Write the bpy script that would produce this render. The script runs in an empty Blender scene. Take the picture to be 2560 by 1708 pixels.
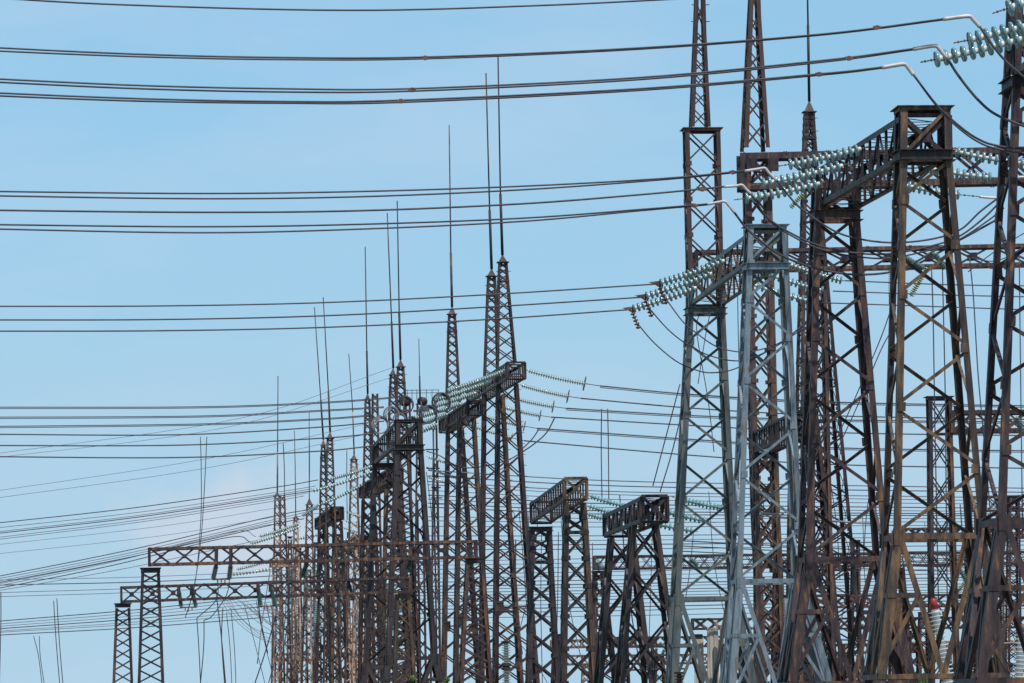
import bpy, math, random
from mathutils import Vector, Matrix
random.seed(7)
sc = bpy.context.scene
COL = sc.collection

# ------------------------------------------------------------------ camera
F = 10667.0            # focal length in photograph pixels (150 mm on a 36 mm frame)
HZ = 1800.0            # photograph row of the horizon
EYE = 1.7
ROLL = math.radians(0.85)
CR, SR = math.cos(ROLL), math.sin(ROLL)
cam_d = bpy.data.cameras.new('camera'); cam = bpy.data.objects.new('camera', cam_d); COL.objects.link(cam)
sc.camera = cam
cam_d.sensor_width = 36.0; cam_d.lens = 36.0*F/2560.0
cam_d.shift_x = 0.0; cam_d.shift_y = (HZ-854.0)/2560.0
cam_d.clip_start = 1.0; cam_d.clip_end = 20000.0
# camera axes: right = (CR,0,-SR), up = (SR,0,CR), looking along +Y
m = Matrix(((CR, SR, 0, 0), (0, 0, -1, 0), (-SR, CR, 0, EYE), (0, 0, 0, 1)))
cam.matrix_world = m
# ------------------------------------------------------------------ world
SUN_EL, SUN_AZ = math.radians(60), math.radians(152)   # azimuth from +Y towards +X
w = bpy.data.worlds.new('World'); sc.world = w; w.use_nodes = True
nt = w.node_tree; nt.nodes.clear()
N = nt.nodes.new; Lk = nt.links.new
out = N('ShaderNodeOutputWorld'); bg = N('ShaderNodeBackground'); bg.inputs['Strength'].default_value = 0.15
tc = N('ShaderNodeTexCoord')
sky = N('ShaderNodeTexSky'); sky.sky_type = 'NISHITA'; sky.sun_disc = False
sky.sun_elevation = SUN_EL; sky.sun_rotation = SUN_AZ
sky.air_density = 1.0; sky.dust_density = 0.6; sky.ozone_density = 1.0; sky.altitude = 100
# the low band of sky shown by the long lens is lifted a little, as on a clear humid day
mp = N('ShaderNodeMapping'); mp.vector_type = 'POINT'; mp.inputs['Location'].default_value = (0, 0, 0.165)
mp.inputs['Scale'].default_value = (1, 1, 0.22)
Lk(tc.outputs['Generated'], mp.inputs['Vector'])
nrm = N('ShaderNodeVectorMath'); nrm.operation = 'NORMALIZE'
Lk(mp.outputs['Vector'], nrm.inputs[0]); Lk(nrm.outputs[0], sky.inputs['Vector'])
# thin high cloud
mc = N('ShaderNodeMapping'); mc.inputs['Scale'].default_value = (6, 6, 20); mc.inputs['Location'].default_value = (3.1, 0, 0.6)
Lk(tc.outputs['Generated'], mc.inputs['Vector'])
nz = N('ShaderNodeTexNoise'); nz.inputs['Scale'].default_value = 1.6; nz.inputs['Detail'].default_value = 7; nz.inputs['Roughness'].default_value = 0.55
Lk(mc.outputs['Vector'], nz.inputs['Vector'])
cr = N('ShaderNodeValToRGB'); cr.color_ramp.elements[0].position = 0.45; cr.color_ramp.elements[0].color = (0, 0, 0, 1)
cr.color_ramp.elements[1].position = 0.8; cr.color_ramp.elements[1].color = (0.42, 0.42, 0.42, 1)
Lk(nz.outputs['Fac'], cr.inputs['Fac'])
mx = N('ShaderNodeMixRGB'); mx.inputs['Color2'].default_value = (3.6, 4.5, 5.6, 1)
tn = N('ShaderNodeMixRGB'); tn.blend_type = 'MULTIPLY'; tn.inputs['Fac'].default_value = 1.0; tn.inputs['Color2'].default_value = (0.80, 1.0, 0.98, 1)
Lk(sky.outputs['Color'], tn.inputs['Color1'])
sx = N('ShaderNodeSeparateXYZ'); Lk(tc.outputs['Generated'], sx.inputs[0])
hz = N('ShaderNodeMapRange'); hz.interpolation_type = 'SMOOTHSTEP'; hz.inputs['From Min'].default_value = 0.15; hz.inputs['From Max'].default_value = 0.03; hz.inputs['To Max'].default_value = 0.75
Lk(sx.outputs['Z'], hz.inputs['Value'])
lowb = N('ShaderNodeMixRGB'); lowb.inputs['Color2'].default_value = (3.0, 4.25, 5.15, 1); Lk(hz.outputs['Result'], lowb.inputs['Fac']); Lk(tn.outputs['Color'], lowb.inputs['Color1'])
Lk(cr.outputs['Color'], mx.inputs['Fac']); Lk(lowb.outputs['Color'], mx.inputs['Color1'])
# one faint pinkish bank of cloud low in the west
sbv = N('ShaderNodeVectorMath'); sbv.operation = 'SUBTRACT'; sbv.inputs[1].default_value = (-0.066, 0.99, 0.045)
Lk(tc.outputs['Generated'], sbv.inputs[0])
mlv = N('ShaderNodeVectorMath'); mlv.operation = 'MULTIPLY'; mlv.inputs[1].default_value = (30, 0, 64); Lk(sbv.outputs[0], mlv.inputs[0])
nlv = N('ShaderNodeTexNoise'); nlv.inputs['Scale'].default_value = 60; nlv.inputs['Detail'].default_value = 6; Lk(tc.outputs['Generated'], nlv.inputs['Vector'])
nsv = N('ShaderNodeVectorMath'); nsv.operation = 'MULTIPLY_ADD'; nsv.inputs[1].default_value = (1.6, 1.6, 1.6); Lk(nlv.outputs['Color'], nsv.inputs[0]); Lk(mlv.outputs[0], nsv.inputs[2])
off = N('ShaderNodeVectorMath'); off.operation = 'SUBTRACT'; off.inputs[1].default_value = (0.8, 0.8, 0.8); Lk(nsv.outputs[0], off.inputs[0])
lnv = N('ShaderNodeVectorMath'); lnv.operation = 'LENGTH'; Lk(off.outputs[0], lnv.inputs[0])
rmp = N('ShaderNodeMapRange'); rmp.interpolation_type = 'SMOOTHSTEP'; rmp.inputs['From Min'].default_value = 1.15; rmp.inputs['From Max'].default_value = 0.3; rmp.inputs['To Max'].default_value = 0.8
Lk(lnv.outputs['Value'], rmp.inputs['Value'])
mx2 = N('ShaderNodeMixRGB'); mx2.inputs['Color2'].default_value = (4.0, 4.55, 5.3, 1)
Lk(rmp.outputs['Result'], mx2.inputs['Fac']); Lk(mx.outputs['Color'], mx2.inputs['Color1'])
Lk(mx2.outputs['Color'], bg.inputs['Color']); Lk(bg.outputs['Background'], out.inputs['Surface'])
# ------------------------------------------------------------------ sun
sd = bpy.data.lights.new('sun', 'SUN'); sd.energy = 4.2; sd.angle = math.radians(0.5); sd.color = (1.0, 0.95, 0.87)
so = bpy.data.objects.new('sun', sd); COL.objects.link(so)
sdir = Vector((math.sin(SUN_AZ)*math.cos(SUN_EL), math.cos(SUN_AZ)*math.cos(SUN_EL), math.sin(SUN_EL)))
so.rotation_euler = sdir.to_track_quat('Z', 'Y').to_euler(); so.location = (0, 0, 60)
sc.view_settings.view_transform = 'Standard'; sc.view_settings.look = 'None'
sc.view_settings.exposure = 0.0; sc.view_settings.gamma = 1.0; sc.view_settings.use_curve_mapping = False
sc.cycles.max_bounces = 6; sc.cycles.transparent_max_bounces = 8

# ------------------------------------------------------------------ geometry of the yard
DV = Vector((-0.09, 1.0, 0.0)).normalized()      # the gantries' beams run this way
EV = Vector((1.0, 0.09, 0.0)).normalized()       # the lines run this way

def P(px, py, Y):
    u = (px-1280.0)/F*Y; v = (HZ-py)/F*Y
    return Vector((u*CR+v*SR, Y, EYE-u*SR+v*CR))
def XatZ(px, z, Y):
    return ((px-1280.0)/F*Y + (z-EYE)*SR)/CR
def Pw(px, py, Y0, px0):                          # on the vertical plane along EV through (px0, Y0)
    X0 = (px0-1280.0)/F*Y0
    Y = (Y0-0.09*X0)/(1-0.09*(px-1280.0)/F)
    return P(px, py, Y)

# ------------------------------------------------------------------ materials
def new_mat(name):
    mt = bpy.data.materials.new(name); mt.use_nodes = True
    return mt, mt.node_tree, mt.node_tree.nodes['Principled BSDF']
def weathered(name, cols, scale=1.0, rough=0.6, spec=0.35, stretch=(5, 5, 0.9), metal=0.0):
    mt, t, b = new_mat(name)
    g = t.nodes.new('ShaderNodeNewGeometry'); mpn = t.nodes.new('ShaderNodeMapping')
    oi = t.nodes.new('ShaderNodeObjectInfo')
    mpn.inputs['Scale'].default_value = [s*scale for s in stretch]
    t.links.new(g.outputs['Position'], mpn.inputs['Vector'])
    n1 = t.nodes.new('ShaderNodeTexNoise'); n1.inputs['Scale'].default_value = 1.0; n1.inputs['Detail'].default_value = 6; n1.inputs['Roughness'].default_value = 0.65
    t.links.new(mpn.outputs['Vector'], n1.inputs['Vector'])
    ad = t.nodes.new('ShaderNodeMath'); ad.operation = 'MULTIPLY_ADD'; ad.inputs[1].default_value = 0.22; 
    t.links.new(oi.outputs['Random'], ad.inputs[0])
    sb = t.nodes.new('ShaderNodeMath'); sb.operation = 'SUBTRACT'; sb.inputs[1].default_value = 0.11
    t.links.new(n1.outputs['Fac'], sb.inputs[0]); t.links.new(sb.outputs[0], ad.inputs[2])
    r = t.nodes.new('ShaderNodeValToRGB'); e = r.color_ramp.elements
    e[0].position = cols[0][0]; e[0].color = (*cols[0][1], 1)
    e[1].position = cols[-1][0]; e[1].color = (*cols[-1][1], 1)
    for p_, c_ in cols[1:-1]:
        q = e.new(p_); q.color = (*c_, 1)
    t.links.new(ad.outputs[0], r.inputs['Fac']); t.links.new(r.outputs['Color'], b.inputs['Base Color'])
    b.inputs['Roughness'].default_value = rough; b.inputs['Specular IOR Level'].default_value = spec; b.inputs['Metallic'].default_value = metal
    n2 = t.nodes.new('ShaderNodeTexNoise'); n2.inputs['Scale'].default_value = 14; n2.inputs['Detail'].default_value = 4
    t.links.new(g.outputs['Position'], n2.inputs['Vector'])
    bp = t.nodes.new('ShaderNodeBump'); bp.inputs['Strength'].default_value = 0.35; bp.inputs['Distance'].default_value = 0.01
    t.links.new(n2.outputs['Fac'], bp.inputs['Height']); t.links.new(bp.outputs['Normal'], b.inputs['Normal'])
    return mt
M = {}
M['brown'] = weathered('rusty_brown_steel', [(0.34, (0.010, 0.006, 0.009)), (0.47, (0.031, 0.019, 0.024)), (0.58, (0.060, 0.034, 0.034)), (0.62, (0.085, 0.046, 0.034)), (0.70, (0.19, 0.085, 0.036))])
M['olive'] = weathered('olive_rust_steel', [(0.32, (0.014, 0.010, 0.011)), (0.47, (0.036, 0.024, 0.024)), (0.58, (0.064, 0.041, 0.031)), (0.70, (0.17, 0.095, 0.045))])
M['black'] = weathered('dark_and_shaded_steel', [(0.3, (0.016, 0.012, 0.015)), (0.5, (0.034, 0.024, 0.028)), (0.62, (0.05, 0.034, 0.032)), (0.78, (0.12, 0.07, 0.04))])  # near-black steel; on brown gantry beams it paints in the shade of unlit sides
M['red'] = weathered('reddish_primer_steel', [(0.3, (0.024, 0.014, 0.016)), (0.47, (0.056, 0.032, 0.032)), (0.6, (0.085, 0.045, 0.038)), (0.75, (0.16, 0.078, 0.042))])
M['grey'] = weathered('galvanised_grey_steel', [(0.32, (0.045, 0.06, 0.075)), (0.46, (0.11, 0.14, 0.17)), (0.6, (0.18, 0.215, 0.245)), (0.70, (0.14, 0.11, 0.08))], rough=0.42, spec=0.5)
M['greyolive'] = weathered('greenish_grey_steel', [(0.3, (0.03, 0.036, 0.038)), (0.48, (0.075, 0.088, 0.095)), (0.6, (0.11, 0.105, 0.085)), (0.74, (0.13, 0.085, 0.045))], rough=0.5, spec=0.5)
M['far'] = weathered('sunlit_tone_rust_steel', [(0.32, (0.03, 0.02, 0.02)), (0.47, (0.09, 0.058, 0.048)), (0.56, (0.26, 0.14, 0.095)), (0.68, (0.55, 0.40, 0.32))])  # rust whose pale orange end paints sunlit patches into the colour
M['wire'] = weathered('weathered_aluminium_wire', [(0.3, (0.03, 0.027, 0.036)), (0.7, (0.07, 0.062, 0.078))], rough=0.55, spec=0.4, stretch=(2, 2, 2))
M['wire2'] = weathered('pale_aluminium_wire', [(0.3, (0.12, 0.12, 0.14)), (0.7, (0.30, 0.28, 0.28))], rough=0.5, spec=0.5, stretch=(2, 2, 2))
M['clamp'] = weathered('bright_aluminium', [(0.3, (0.36, 0.33, 0.33)), (0.7, (0.56, 0.51, 0.50))], rough=0.4, spec=0.5, stretch=(4, 4, 4))
M['fit'] = weathered('rusty_fitting', [(0.3, (0.05, 0.03, 0.028)), (0.5, (0.13, 0.07, 0.05)), (0.7, (0.28, 0.14, 0.09))], stretch=(9, 9, 9))
M['concrete'] = weathered('weathered_concrete', [(0.3, (0.20, 0.17, 0.14)), (0.5, (0.40, 0.34, 0.29)), (0.7, (0.52, 0.45, 0.39))], rough=0.9, spec=0.2, stretch=(7, 7, 0.5))
M['porcelain'] = weathered('white_porcelain', [(0.3, (0.55, 0.55, 0.54)), (0.7, (0.75, 0.75, 0.73))], rough=0.25, spec=0.5)
M['greyporc'] = weathered('grey_porcelain', [(0.3, (0.22, 0.22, 0.21)), (0.7, (0.36, 0.36, 0.34))], rough=0.25, spec=0.5)
M['redpaint'] = weathered('red_paint', [(0.3, (0.20, 0.015, 0.018)), (0.7, (0.32, 0.03, 0.03))], rough=0.4)
M['cap'] = weathered('pale_insulator_cap', [(0.3, (0.50, 0.50, 0.47)), (0.55, (0.66, 0.66, 0.62)), (0.75, (0.72, 0.66, 0.58))], rough=0.35, spec=0.6, stretch=(6, 6, 6))
M['greycap'] = weathered('grey_insulator_cap', [(0.3, (0.08, 0.11, 0.10)), (0.7, (0.15, 0.18, 0.16))], rough=0.4, spec=0.5, stretch=(6, 6, 6))
M['wirefar'] = weathered('haze_toned_far_wire', [(0.3, (0.10, 0.11, 0.14)), (0.7, (0.19, 0.20, 0.24))], rough=0.6, spec=0.3, stretch=(2, 2, 2))  # lighter blue-grey stands in for air haze over the distance
def glass(name, col, tr, rough=0.12):
    mt, t, b = new_mat(name)
    b.inputs['Base Color'].default_value = (*col, 1); b.inputs['Roughness'].default_value = rough
    b.inputs['Transmission Weight'].default_value = tr; b.inputs['IOR'].default_value = 1.5
    b.inputs['Specular IOR Level'].default_value = 0.6
    return mt
M['glass'] = glass('teal_insulator_glass', (0.24, 0.40, 0.43), 0.35)
M['glassdark'] = glass('dark_teal_insulator_glass', (0.15, 0.29, 0.31), 0.35)
M['glassgreen'] = glass('pale_green_insulator_glass', (0.27, 0.38, 0.36), 0.15)
M['glassyellow'] = glass('yellow_green_insulator_glass', (0.42, 0.50, 0.28), 0.25)
M['glassgrey'] = glass('grey_green_hanging_glass', (0.075, 0.125, 0.118), 0.0, 0.5); M['glassgrey'].node_tree.nodes['Principled BSDF'].inputs['Specular IOR Level'].default_value = 0.25
M['glassteal'] = glass('turquoise_insulator_glass', (0.13, 0.33, 0.35), 0.2, 0.2)
M['tealcap'] = weathered('teal_insulator_cap', [(0.3, (0.16, 0.27, 0.27)), (0.7, (0.34, 0.45, 0.43))], rough=0.4, spec=0.5, stretch=(6, 6, 6))

# ------------------------------------------------------------------ mesh helpers
class MB:
    def __init__(s): s.v = []; s.f = []; s.mi = []; s.sm = []
    def box8(s, c, mi=0):
        o = len(s.v); s.v += [tuple(x) for x in c]
        for f in ((0, 3, 2, 1), (4, 5, 6, 7), (0, 1, 5, 4), (1, 2, 6, 5), (2, 3, 7, 6), (3, 0, 4, 7)):
            s.f.append(tuple(o+i for i in f)); s.mi.append(mi); s.sm.append(False)
    def bar(s, a, b, wd, th, ref, off=(0, 0), mi=0):
        """rectangular bar a->b; wd measured along ref, th across it"""
        ax = (b-a)
        if ax.length < 1e-6: return
        ax = ax.normalized(); u = (ref-ax*ref.dot(ax))
        if u.length < 1e-6: u = ax.orthogonal()
        u.normalize(); v = ax.cross(u)
        a = a+u*off[0]+v*off[1]; b = b+u*off[0]+v*off[1]
        h, k = u*(wd/2), v*(th/2)
        s.box8([a-h-k, a+h-k, a+h+k, a-h+k, b-h-k, b+h-k, b+h+k, b-h+k], mi)
    def angle(s, a, b, wd, th, ref, nrm):
        """L section: one flange along ref, other along nrm (both point inwards from the edge line a-b)"""
        ax = (b-a).normalized(); u = (ref-ax*ref.dot(ax)).normalized()
        n = nrm-ax*nrm.dot(ax)-u*nrm.dot(u)
        if n.length < 1e-6: n = ax.cross(u)
        n.normalize()
        for (d1, d2, o1) in ((u, n, 0.0), (n, u, th)):
            q = a+d1*o1; r = b+d1*o1
            s.box8([q, q+d1*(wd-o1), q+d1*(wd-o1)+d2*th, q+d2*th, r, r+d1*(wd-o1), r+d1*(wd-o1)+d2*th, r+d2*th])
    def plate(s, c, u, v, n, su, sv, th, mi=0):
        s.box8([c-u*su-v*sv-n*th/2, c+u*su-v*sv-n*th/2, c+u*su+v*sv-n*th/2, c-u*su+v*sv-n*th/2,
                c-u*su-v*sv+n*th/2, c+u*su-v*sv+n*th/2, c+u*su+v*sv+n*th/2, c-u*su+v*sv+n*th/2], mi)
    def tube(s, pts, r, k=6, mi=0, closed=False):
        n = len(pts); o = len(s.v); prev = None
        for i in range(n):
            if closed: d = pts[(i+1) % n]-pts[i-1]
            else: d = pts[min(i+1, n-1)]-pts[max(i-1, 0)]
            d.normalize()
            if prev is None: u = d.orthogonal().normalized()
            else: u = (prev-d*prev.dot(d)).normalized()
            prev = u; v = d.cross(u)
            rr = r[i] if isinstance(r, (list, tuple)) else r
            for j in range(k):
                a = 2*math.pi*j/k
                s.v.append(tuple(pts[i]+(u*math.cos(a)+v*math.sin(a))*rr))
        for i in range(n if closed else n-1):
            i2 = (i+1) % n
            for j in range(k):
                s.f.append((o+i*k+j, o+i*k+(j+1) % k, o+i2*k+(j+1) % k, o+i2*k+j)); s.mi.append(mi); s.sm.append(True)
        if not closed:
            s.f.append(tuple(o+j for j in reversed(range(k)))); s.mi.append(mi); s.sm.append(False)
            s.f.append(tuple(o+(n-1)*k+j for j in range(k))); s.mi.append(mi); s.sm.append(False)
    def lathe(s, prof, a, ax, k=14, smooth=True):
        """prof: list of (t, r, mat) along axis ax from a"""
        ax = ax.normalized(); u = ax.orthogonal().normalized(); v = ax.cross(u); o = len(s.v)
        for (t, r, mi) in prof:
            for j in range(k):
                g = 2*math.pi*j/k
                s.v.append(tuple(a+ax*t+(u*math.cos(g)+v*math.sin(g))*r))
        for i in range(len(prof)-1):
            for j in range(k):
                s.f.append((o+i*k+j, o+i*k+(j+1) % k, o+(i+1)*k+(j+1) % k, o+(i+1)*k+j)); s.mi.append(prof[i][2]); s.sm.append(smooth)
    def mesh(s, name, mats):
        me = bpy.data.meshes.new(name); me.from_pydata(s.v, [], s.f)
        if not isinstance(mats, (list, tuple)): mats = [mats]
        for q in mats: me.materials.append(q)
        me.polygons.foreach_set('material_index', s.mi); me.polygons.foreach_set('use_smooth', s.sm); me.update()
        return me
    def build(s, name, mats, parent=None, origin=None):
        if not s.v: return None
        if parent is not None and origin is None: origin = parent['_o'] if '_o' in parent else None
        if origin is None: origin = (0, 0, 0)
        og = Vector(origin)
        s.v = [(x-og.x, y-og.y, z-og.z) for x, y, z in s.v]
        o = bpy.data.objects.new(name, s.mesh(name, mats)); COL.objects.link(o)
        if parent is not None: o.parent = parent     # parents sit at the shared origin, no offset
        else: o.location = og
        if parent is not None: o['_o'] = tuple(og)
        return o
def tag(o, label=None, cat=None, group=None, kind=None):
    if label: o['label'] = label
    if cat: o['category'] = cat
    if group: o['group'] = group
    if kind: o['kind'] = kind
    return o
def thing(name, label, cat, loc, group=None):
    o = bpy.data.objects.new(name, None); COL.objects.link(o); o.location = loc; o.empty_display_size = 0.3
    o['_o'] = tuple(loc)
    return tag(o, label, cat, group)
def smooth(pts, n=8):
    if len(pts) < 3:
        return [pts[0].lerp(pts[-1], i/12) for i in range(13)]
    o = []; q = [pts[0]*2-pts[1]]+list(pts)+[pts[-1]*2-pts[-2]]
    for i in range(1, len(q)-2):
        a, b, c, d = q[i-1:i+3]
        for j in range(n):
            t = j/n
            o.append(0.5*((2*b)+(c-a)*t+(2*a-5*b+4*c-d)*t*t+(3*b-a-3*c+d)*t**3))
    o.append(pts[-1]); return o

# ------------------------------------------------------------------ lattice towers
def corners(y, xl, xr, Y, th):
    c = P((xl+xr)/2, y, Y); z = c.z
    a = Vector((XatZ(xl, z, Y), Y, z)); b0 = Vector((XatZ(xr, z, Y), Y, z))
    w_ = (b0-a).length; b = Vector((XatZ(xr, z, Y+0.09*w_), Y+0.09*w_, z))
    return [a, b, b+DV*th, a+DV*th]
def lerp4(A, B, t): return [p.lerp(q, t) for p, q in zip(A, B)]

def lattice_mesh(mb_legs, mb, secs, npan, lw, bw, L=True, gus=None, horiz=(), single=False):
    """secs: list of corner sets (FL,FR,BR,BL) top to bottom; npan per section"""
    t = max(lw*0.12, 0.008); bt = max(bw*0.14, 0.006)
    for s in range(len(secs)-1):
        A, B = secs[s], secs[s+1]
        c0 = sum(A, Vector())/4
        for i in range(4):
            j = (i+1) % 4; k = (i-1) % 4
            mb_legs[i].angle(A[i], B[i], lw, t, (A[j]-A[i]).normalized(), (A[k]-A[i]).normalized())
        wt = (A[1]-A[0]).length; wb = (B[1]-B[0]).length; n = npan[s]
        if n <= 0: continue
        hs = [0.0]
        for q in range(n): hs.append(hs[-1]+wt+(wb-wt)*(q+0.5)/n)
        hs = [h/hs[-1] for h in hs]
        for q in range(n):
            U, D_ = lerp4(A, B, hs[q]), lerp4(A, B, hs[q+1])
            for i in range(4):
                j = (i+1) % 4
                nr = (U[j]-U[i]).cross(D_[i]-U[i]).normalized()
                cm = (U[0]+U[2]+D_[0]+D_[2])/4; fc = (U[i]+U[j]+D_[i]+D_[j])/4
                if nr.dot(fc-cm) < 0: nr = -nr
                ins = lw*0.35; e = (U[j]-U[i]).normalized()
                gp = 0.06*(D_[i]-U[i])
                for (a, b, o) in ((U[i]+e*ins+gp, D_[j]-e*ins-gp, -t-bt*0.6), (U[j]-e*ins+gp, D_[i]+e*ins-gp, -t-bt*2.2)):
                    if single and (q % 2 == (o < -t-bt*1.5)): continue
                    ref = (b-a).cross(nr)
                    mb.bar(a+nr*o, b+nr*o, bw, bt, ref)
                    if L:
                        up = ref.normalized(); up = up if up.z > 0 else -up
                        sh = nr*(o-bw*0.4)+up*bw*0.46
                        mb.bar(a+sh, b+sh, bw*0.8, bt, nr)
                if gus and i in (0, 3, 2) and n > 0:
                    for cc, sg in ((D_[i], 1), (D_[j], -1)):
                        if single and (q % 2 == (sg > 0)): continue
                        vv = (D_[i]-U[i]).normalized()
                        mb.plate(cc+e*sg*(lw*0.75)+nr*0.012, e, vv, nr, lw*0.6, lw*gus*0.85, t)
        if s in horiz:
            for i in range(4):
                j = (i+1) % 4; mb.bar(B[i], B[j], bw*1.3, bt*3, Vector((0, 0, 1)))

def tower(parent, Y, st, th, npan, lw, bw, mat, cap=None, plat=None, splay=None, L=True, gus=None, horiz=(), name='tower', steps=False, ground=True, legmat=None, single=False):
    """lattice post, part of parent; st = [(row, x_left, x_right)...]"""
    pxm = Y/F; lw *= pxm; bw *= pxm
    tt = th if isinstance(th, (list, tuple)) else [th*(s[2]-s[1])/(st[0][2]-st[0][1]) for s in st]
    secs = [corners(y, xl, xr, Y, q) for (y, xl, xr), q in zip(st, tt)]
    npan = list(npan)
    if ground and not splay:
        A, B = secs[-2], secs[-1]; dz = A[0].z-B[0].z; f = B[0].z/dz
        G = [b+(b-a)*f for a, b in zip(A, B)]
        for g in G: g.z = 0
        ph = dz/max(1, npan[-1]); npan.append(max(1, round(B[0].z/ph)) if npan[-1] else 1); secs.append(G)
    mb = MB(); lg = [MB() for _ in range(4)]
    lattice_mesh(lg, mb, secs, npan, lw, bw, L, gus, horiz, single)
    if splay:
        # splayed feet: outer legs, inner struts meeting mid-face, short ties
        (xo0, xo1, ymeet) = splay
        B = secs[-1]; row = st[-1][0]
        q = corners(1708, xo0, xo1, Y, tt[-1]*1.12)
        q = [v+(B[0]-B[0]) for v in q]; f = B[0].z/(B[0].z-q[0].z)
        # keep the base centred front to back
        G = [b+(c-b)*f for b, c in zip(B, q)]
        sh = ((G[3]-G[0]).length-(B[3]-B[0]).length)/2
        G = [g-DV*sh for g in G]
        for g in G: g.z = 0
        t = lw*0.12
        for i in range(4):
            j = (i+1) % 4; k = (i-1) % 4
            lg[i].angle(B[i], G[i], lw*1.35, t*1.3, (B[j]-B[i]).normalized(), (B[k]-B[i]).normalized())
        zt = B[0].z; zm = P(0, ymeet, Y).z; tm = (zt-zm)/zt
        for i in range(4):
            j = (i+1) % 4
            mb.bar(B[i], B[j], bw*1.7, bw*0.35, Vector((0, 0, 1)))
            R_ = lerp4(B, G, tm); mid = (R_[i]+R_[j])/2
            e = (B[j]-B[i]).normalized(); nr = e.cross(Vector((0, 0, 1)))
            for (a, g, sg) in ((B[i], G[i], 1), (B[j], G[j], -1)):
                a2 = a+e*sg*lw*0.9
                mb.bar(a2, mid, lw*0.85, lw*0.15, e); mb.bar(a2-nr*lw*0.35, mid-nr*lw*0.35, lw*0.7, lw*0.15, nr)
                f1 = 0.42/1.0
                s0 = a.lerp(g, f1*tm); s1 = a2.lerp(mid, f1)
                s1.z = s0.z+0.0
                mb.bar(s0, s1, bw*1.4, bw*0.4, Vector((0, 0, 1)))
                mb.bar(s1, a.lerp(g, tm*0.98), lw*0.6, lw*0.15, e)
                mb.plate(a+e*sg*lw*0.6+Vector((0, 0, -lw*0.2))-nr*0.0, e, Vector((0, 0, 1)), nr, lw*1.0, lw*1.1, lw*0.2)
            mb.bar(R_[i], R_[j], bw*1.5, bw*0.4, Vector((0, 0, 1)))
    tw = mb.build(name, mat, parent)
    for q in lg: q.build('leg', legmat or mat, tw)
    if cap:      # (row, thickness px, overhang px)
        y, hh, ov = cap; z = P((st[0][1]+st[0][2])/2, y, Y).z; C = secs[0]
        e = (C[1]-C[0]).normalized(); cc = (C[0]+C[2])/2; cc.z = z-hh*pxm/2
        cm = MB(); su = (C[1]-C[0]).length/2+ov*pxm; sv = (C[3]-C[0]).length/2+ov*pxm*0.8
        cm.plate(cc+Vector((0, 0, hh*pxm*0.42)), e, DV, Vector((0, 0, 1)), su, sv, hh*pxm*0.16)
        for sg in (-1, 1):
            cm.bar(cc-e*(su-ov*pxm)+DV*sg*(sv-ov*pxm*0.8), cc+e*(su-ov*pxm)+DV*sg*(sv-ov*pxm*0.8), hh*pxm*0.8, bw*0.5, Vector((0, 0, 1)))
            cm.bar(cc+e*sg*(su-ov*pxm)-DV*(sv-ov*pxm), cc+e*sg*(su-ov*pxm)+DV*(sv-ov*pxm), hh*pxm*0.78, bw*0.5, Vector((0, 0, 1)))
        cm.build('cap_plate', M['black'] if mat is M['brown'] else mat, tw)
    if plat:     # list of (row, height px): channel beams round the post
        for (y, hh) in plat:
            z = P((st[0][1]+st[0][2])/2, y, Y).z
            for s in range(len(secs)-1):
                if secs[s][0].z >= z >= secs[s+1][0].z: break
            C = lerp4(secs[s], secs[s+1], (secs[s][0].z-z)/(secs[s][0].z-secs[s+1][0].z)); pm = MB(); h = hh*pxm
            for i in range(4):
                j = (i+1) % 4; e = (C[j]-C[i]).normalized(); nr = e.cross(Vector((0, 0, 1)))
                a = C[i]+nr*0.015; b = C[j]+nr*0.015
                pm.bar(a, b, h, 0.02, Vector((0, 0, 1)))
                for sg in (-1, 1):
                    pm.bar(a+nr*h*0.2+Vector((0, 0, sg*h/2)), b+nr*h*0.2+Vector((0, 0, sg*h/2)), h*0.42, 0.016, nr)
            pm.build('platform_channel', mat, tw)
    if steps:    # step bolts on the outer corners
        sm = MB(); A, B = secs[0], secs[1]
        nst = min(20, int((A[0]-B[0]).length/0.6))
        for i in (0, 1):
            dr = (A[i]-A[1-i]).normalized()
            for q in range(nst):
                p = A[i].lerp(B[i], (q+0.5)/nst); sm.bar(p, p+dr*0.14-DV*0.03, 0.03, 0.03, Vector((0, 0, 1)))
        sm.build('step_bolts', mat, tw)
    return tw, secs

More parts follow.
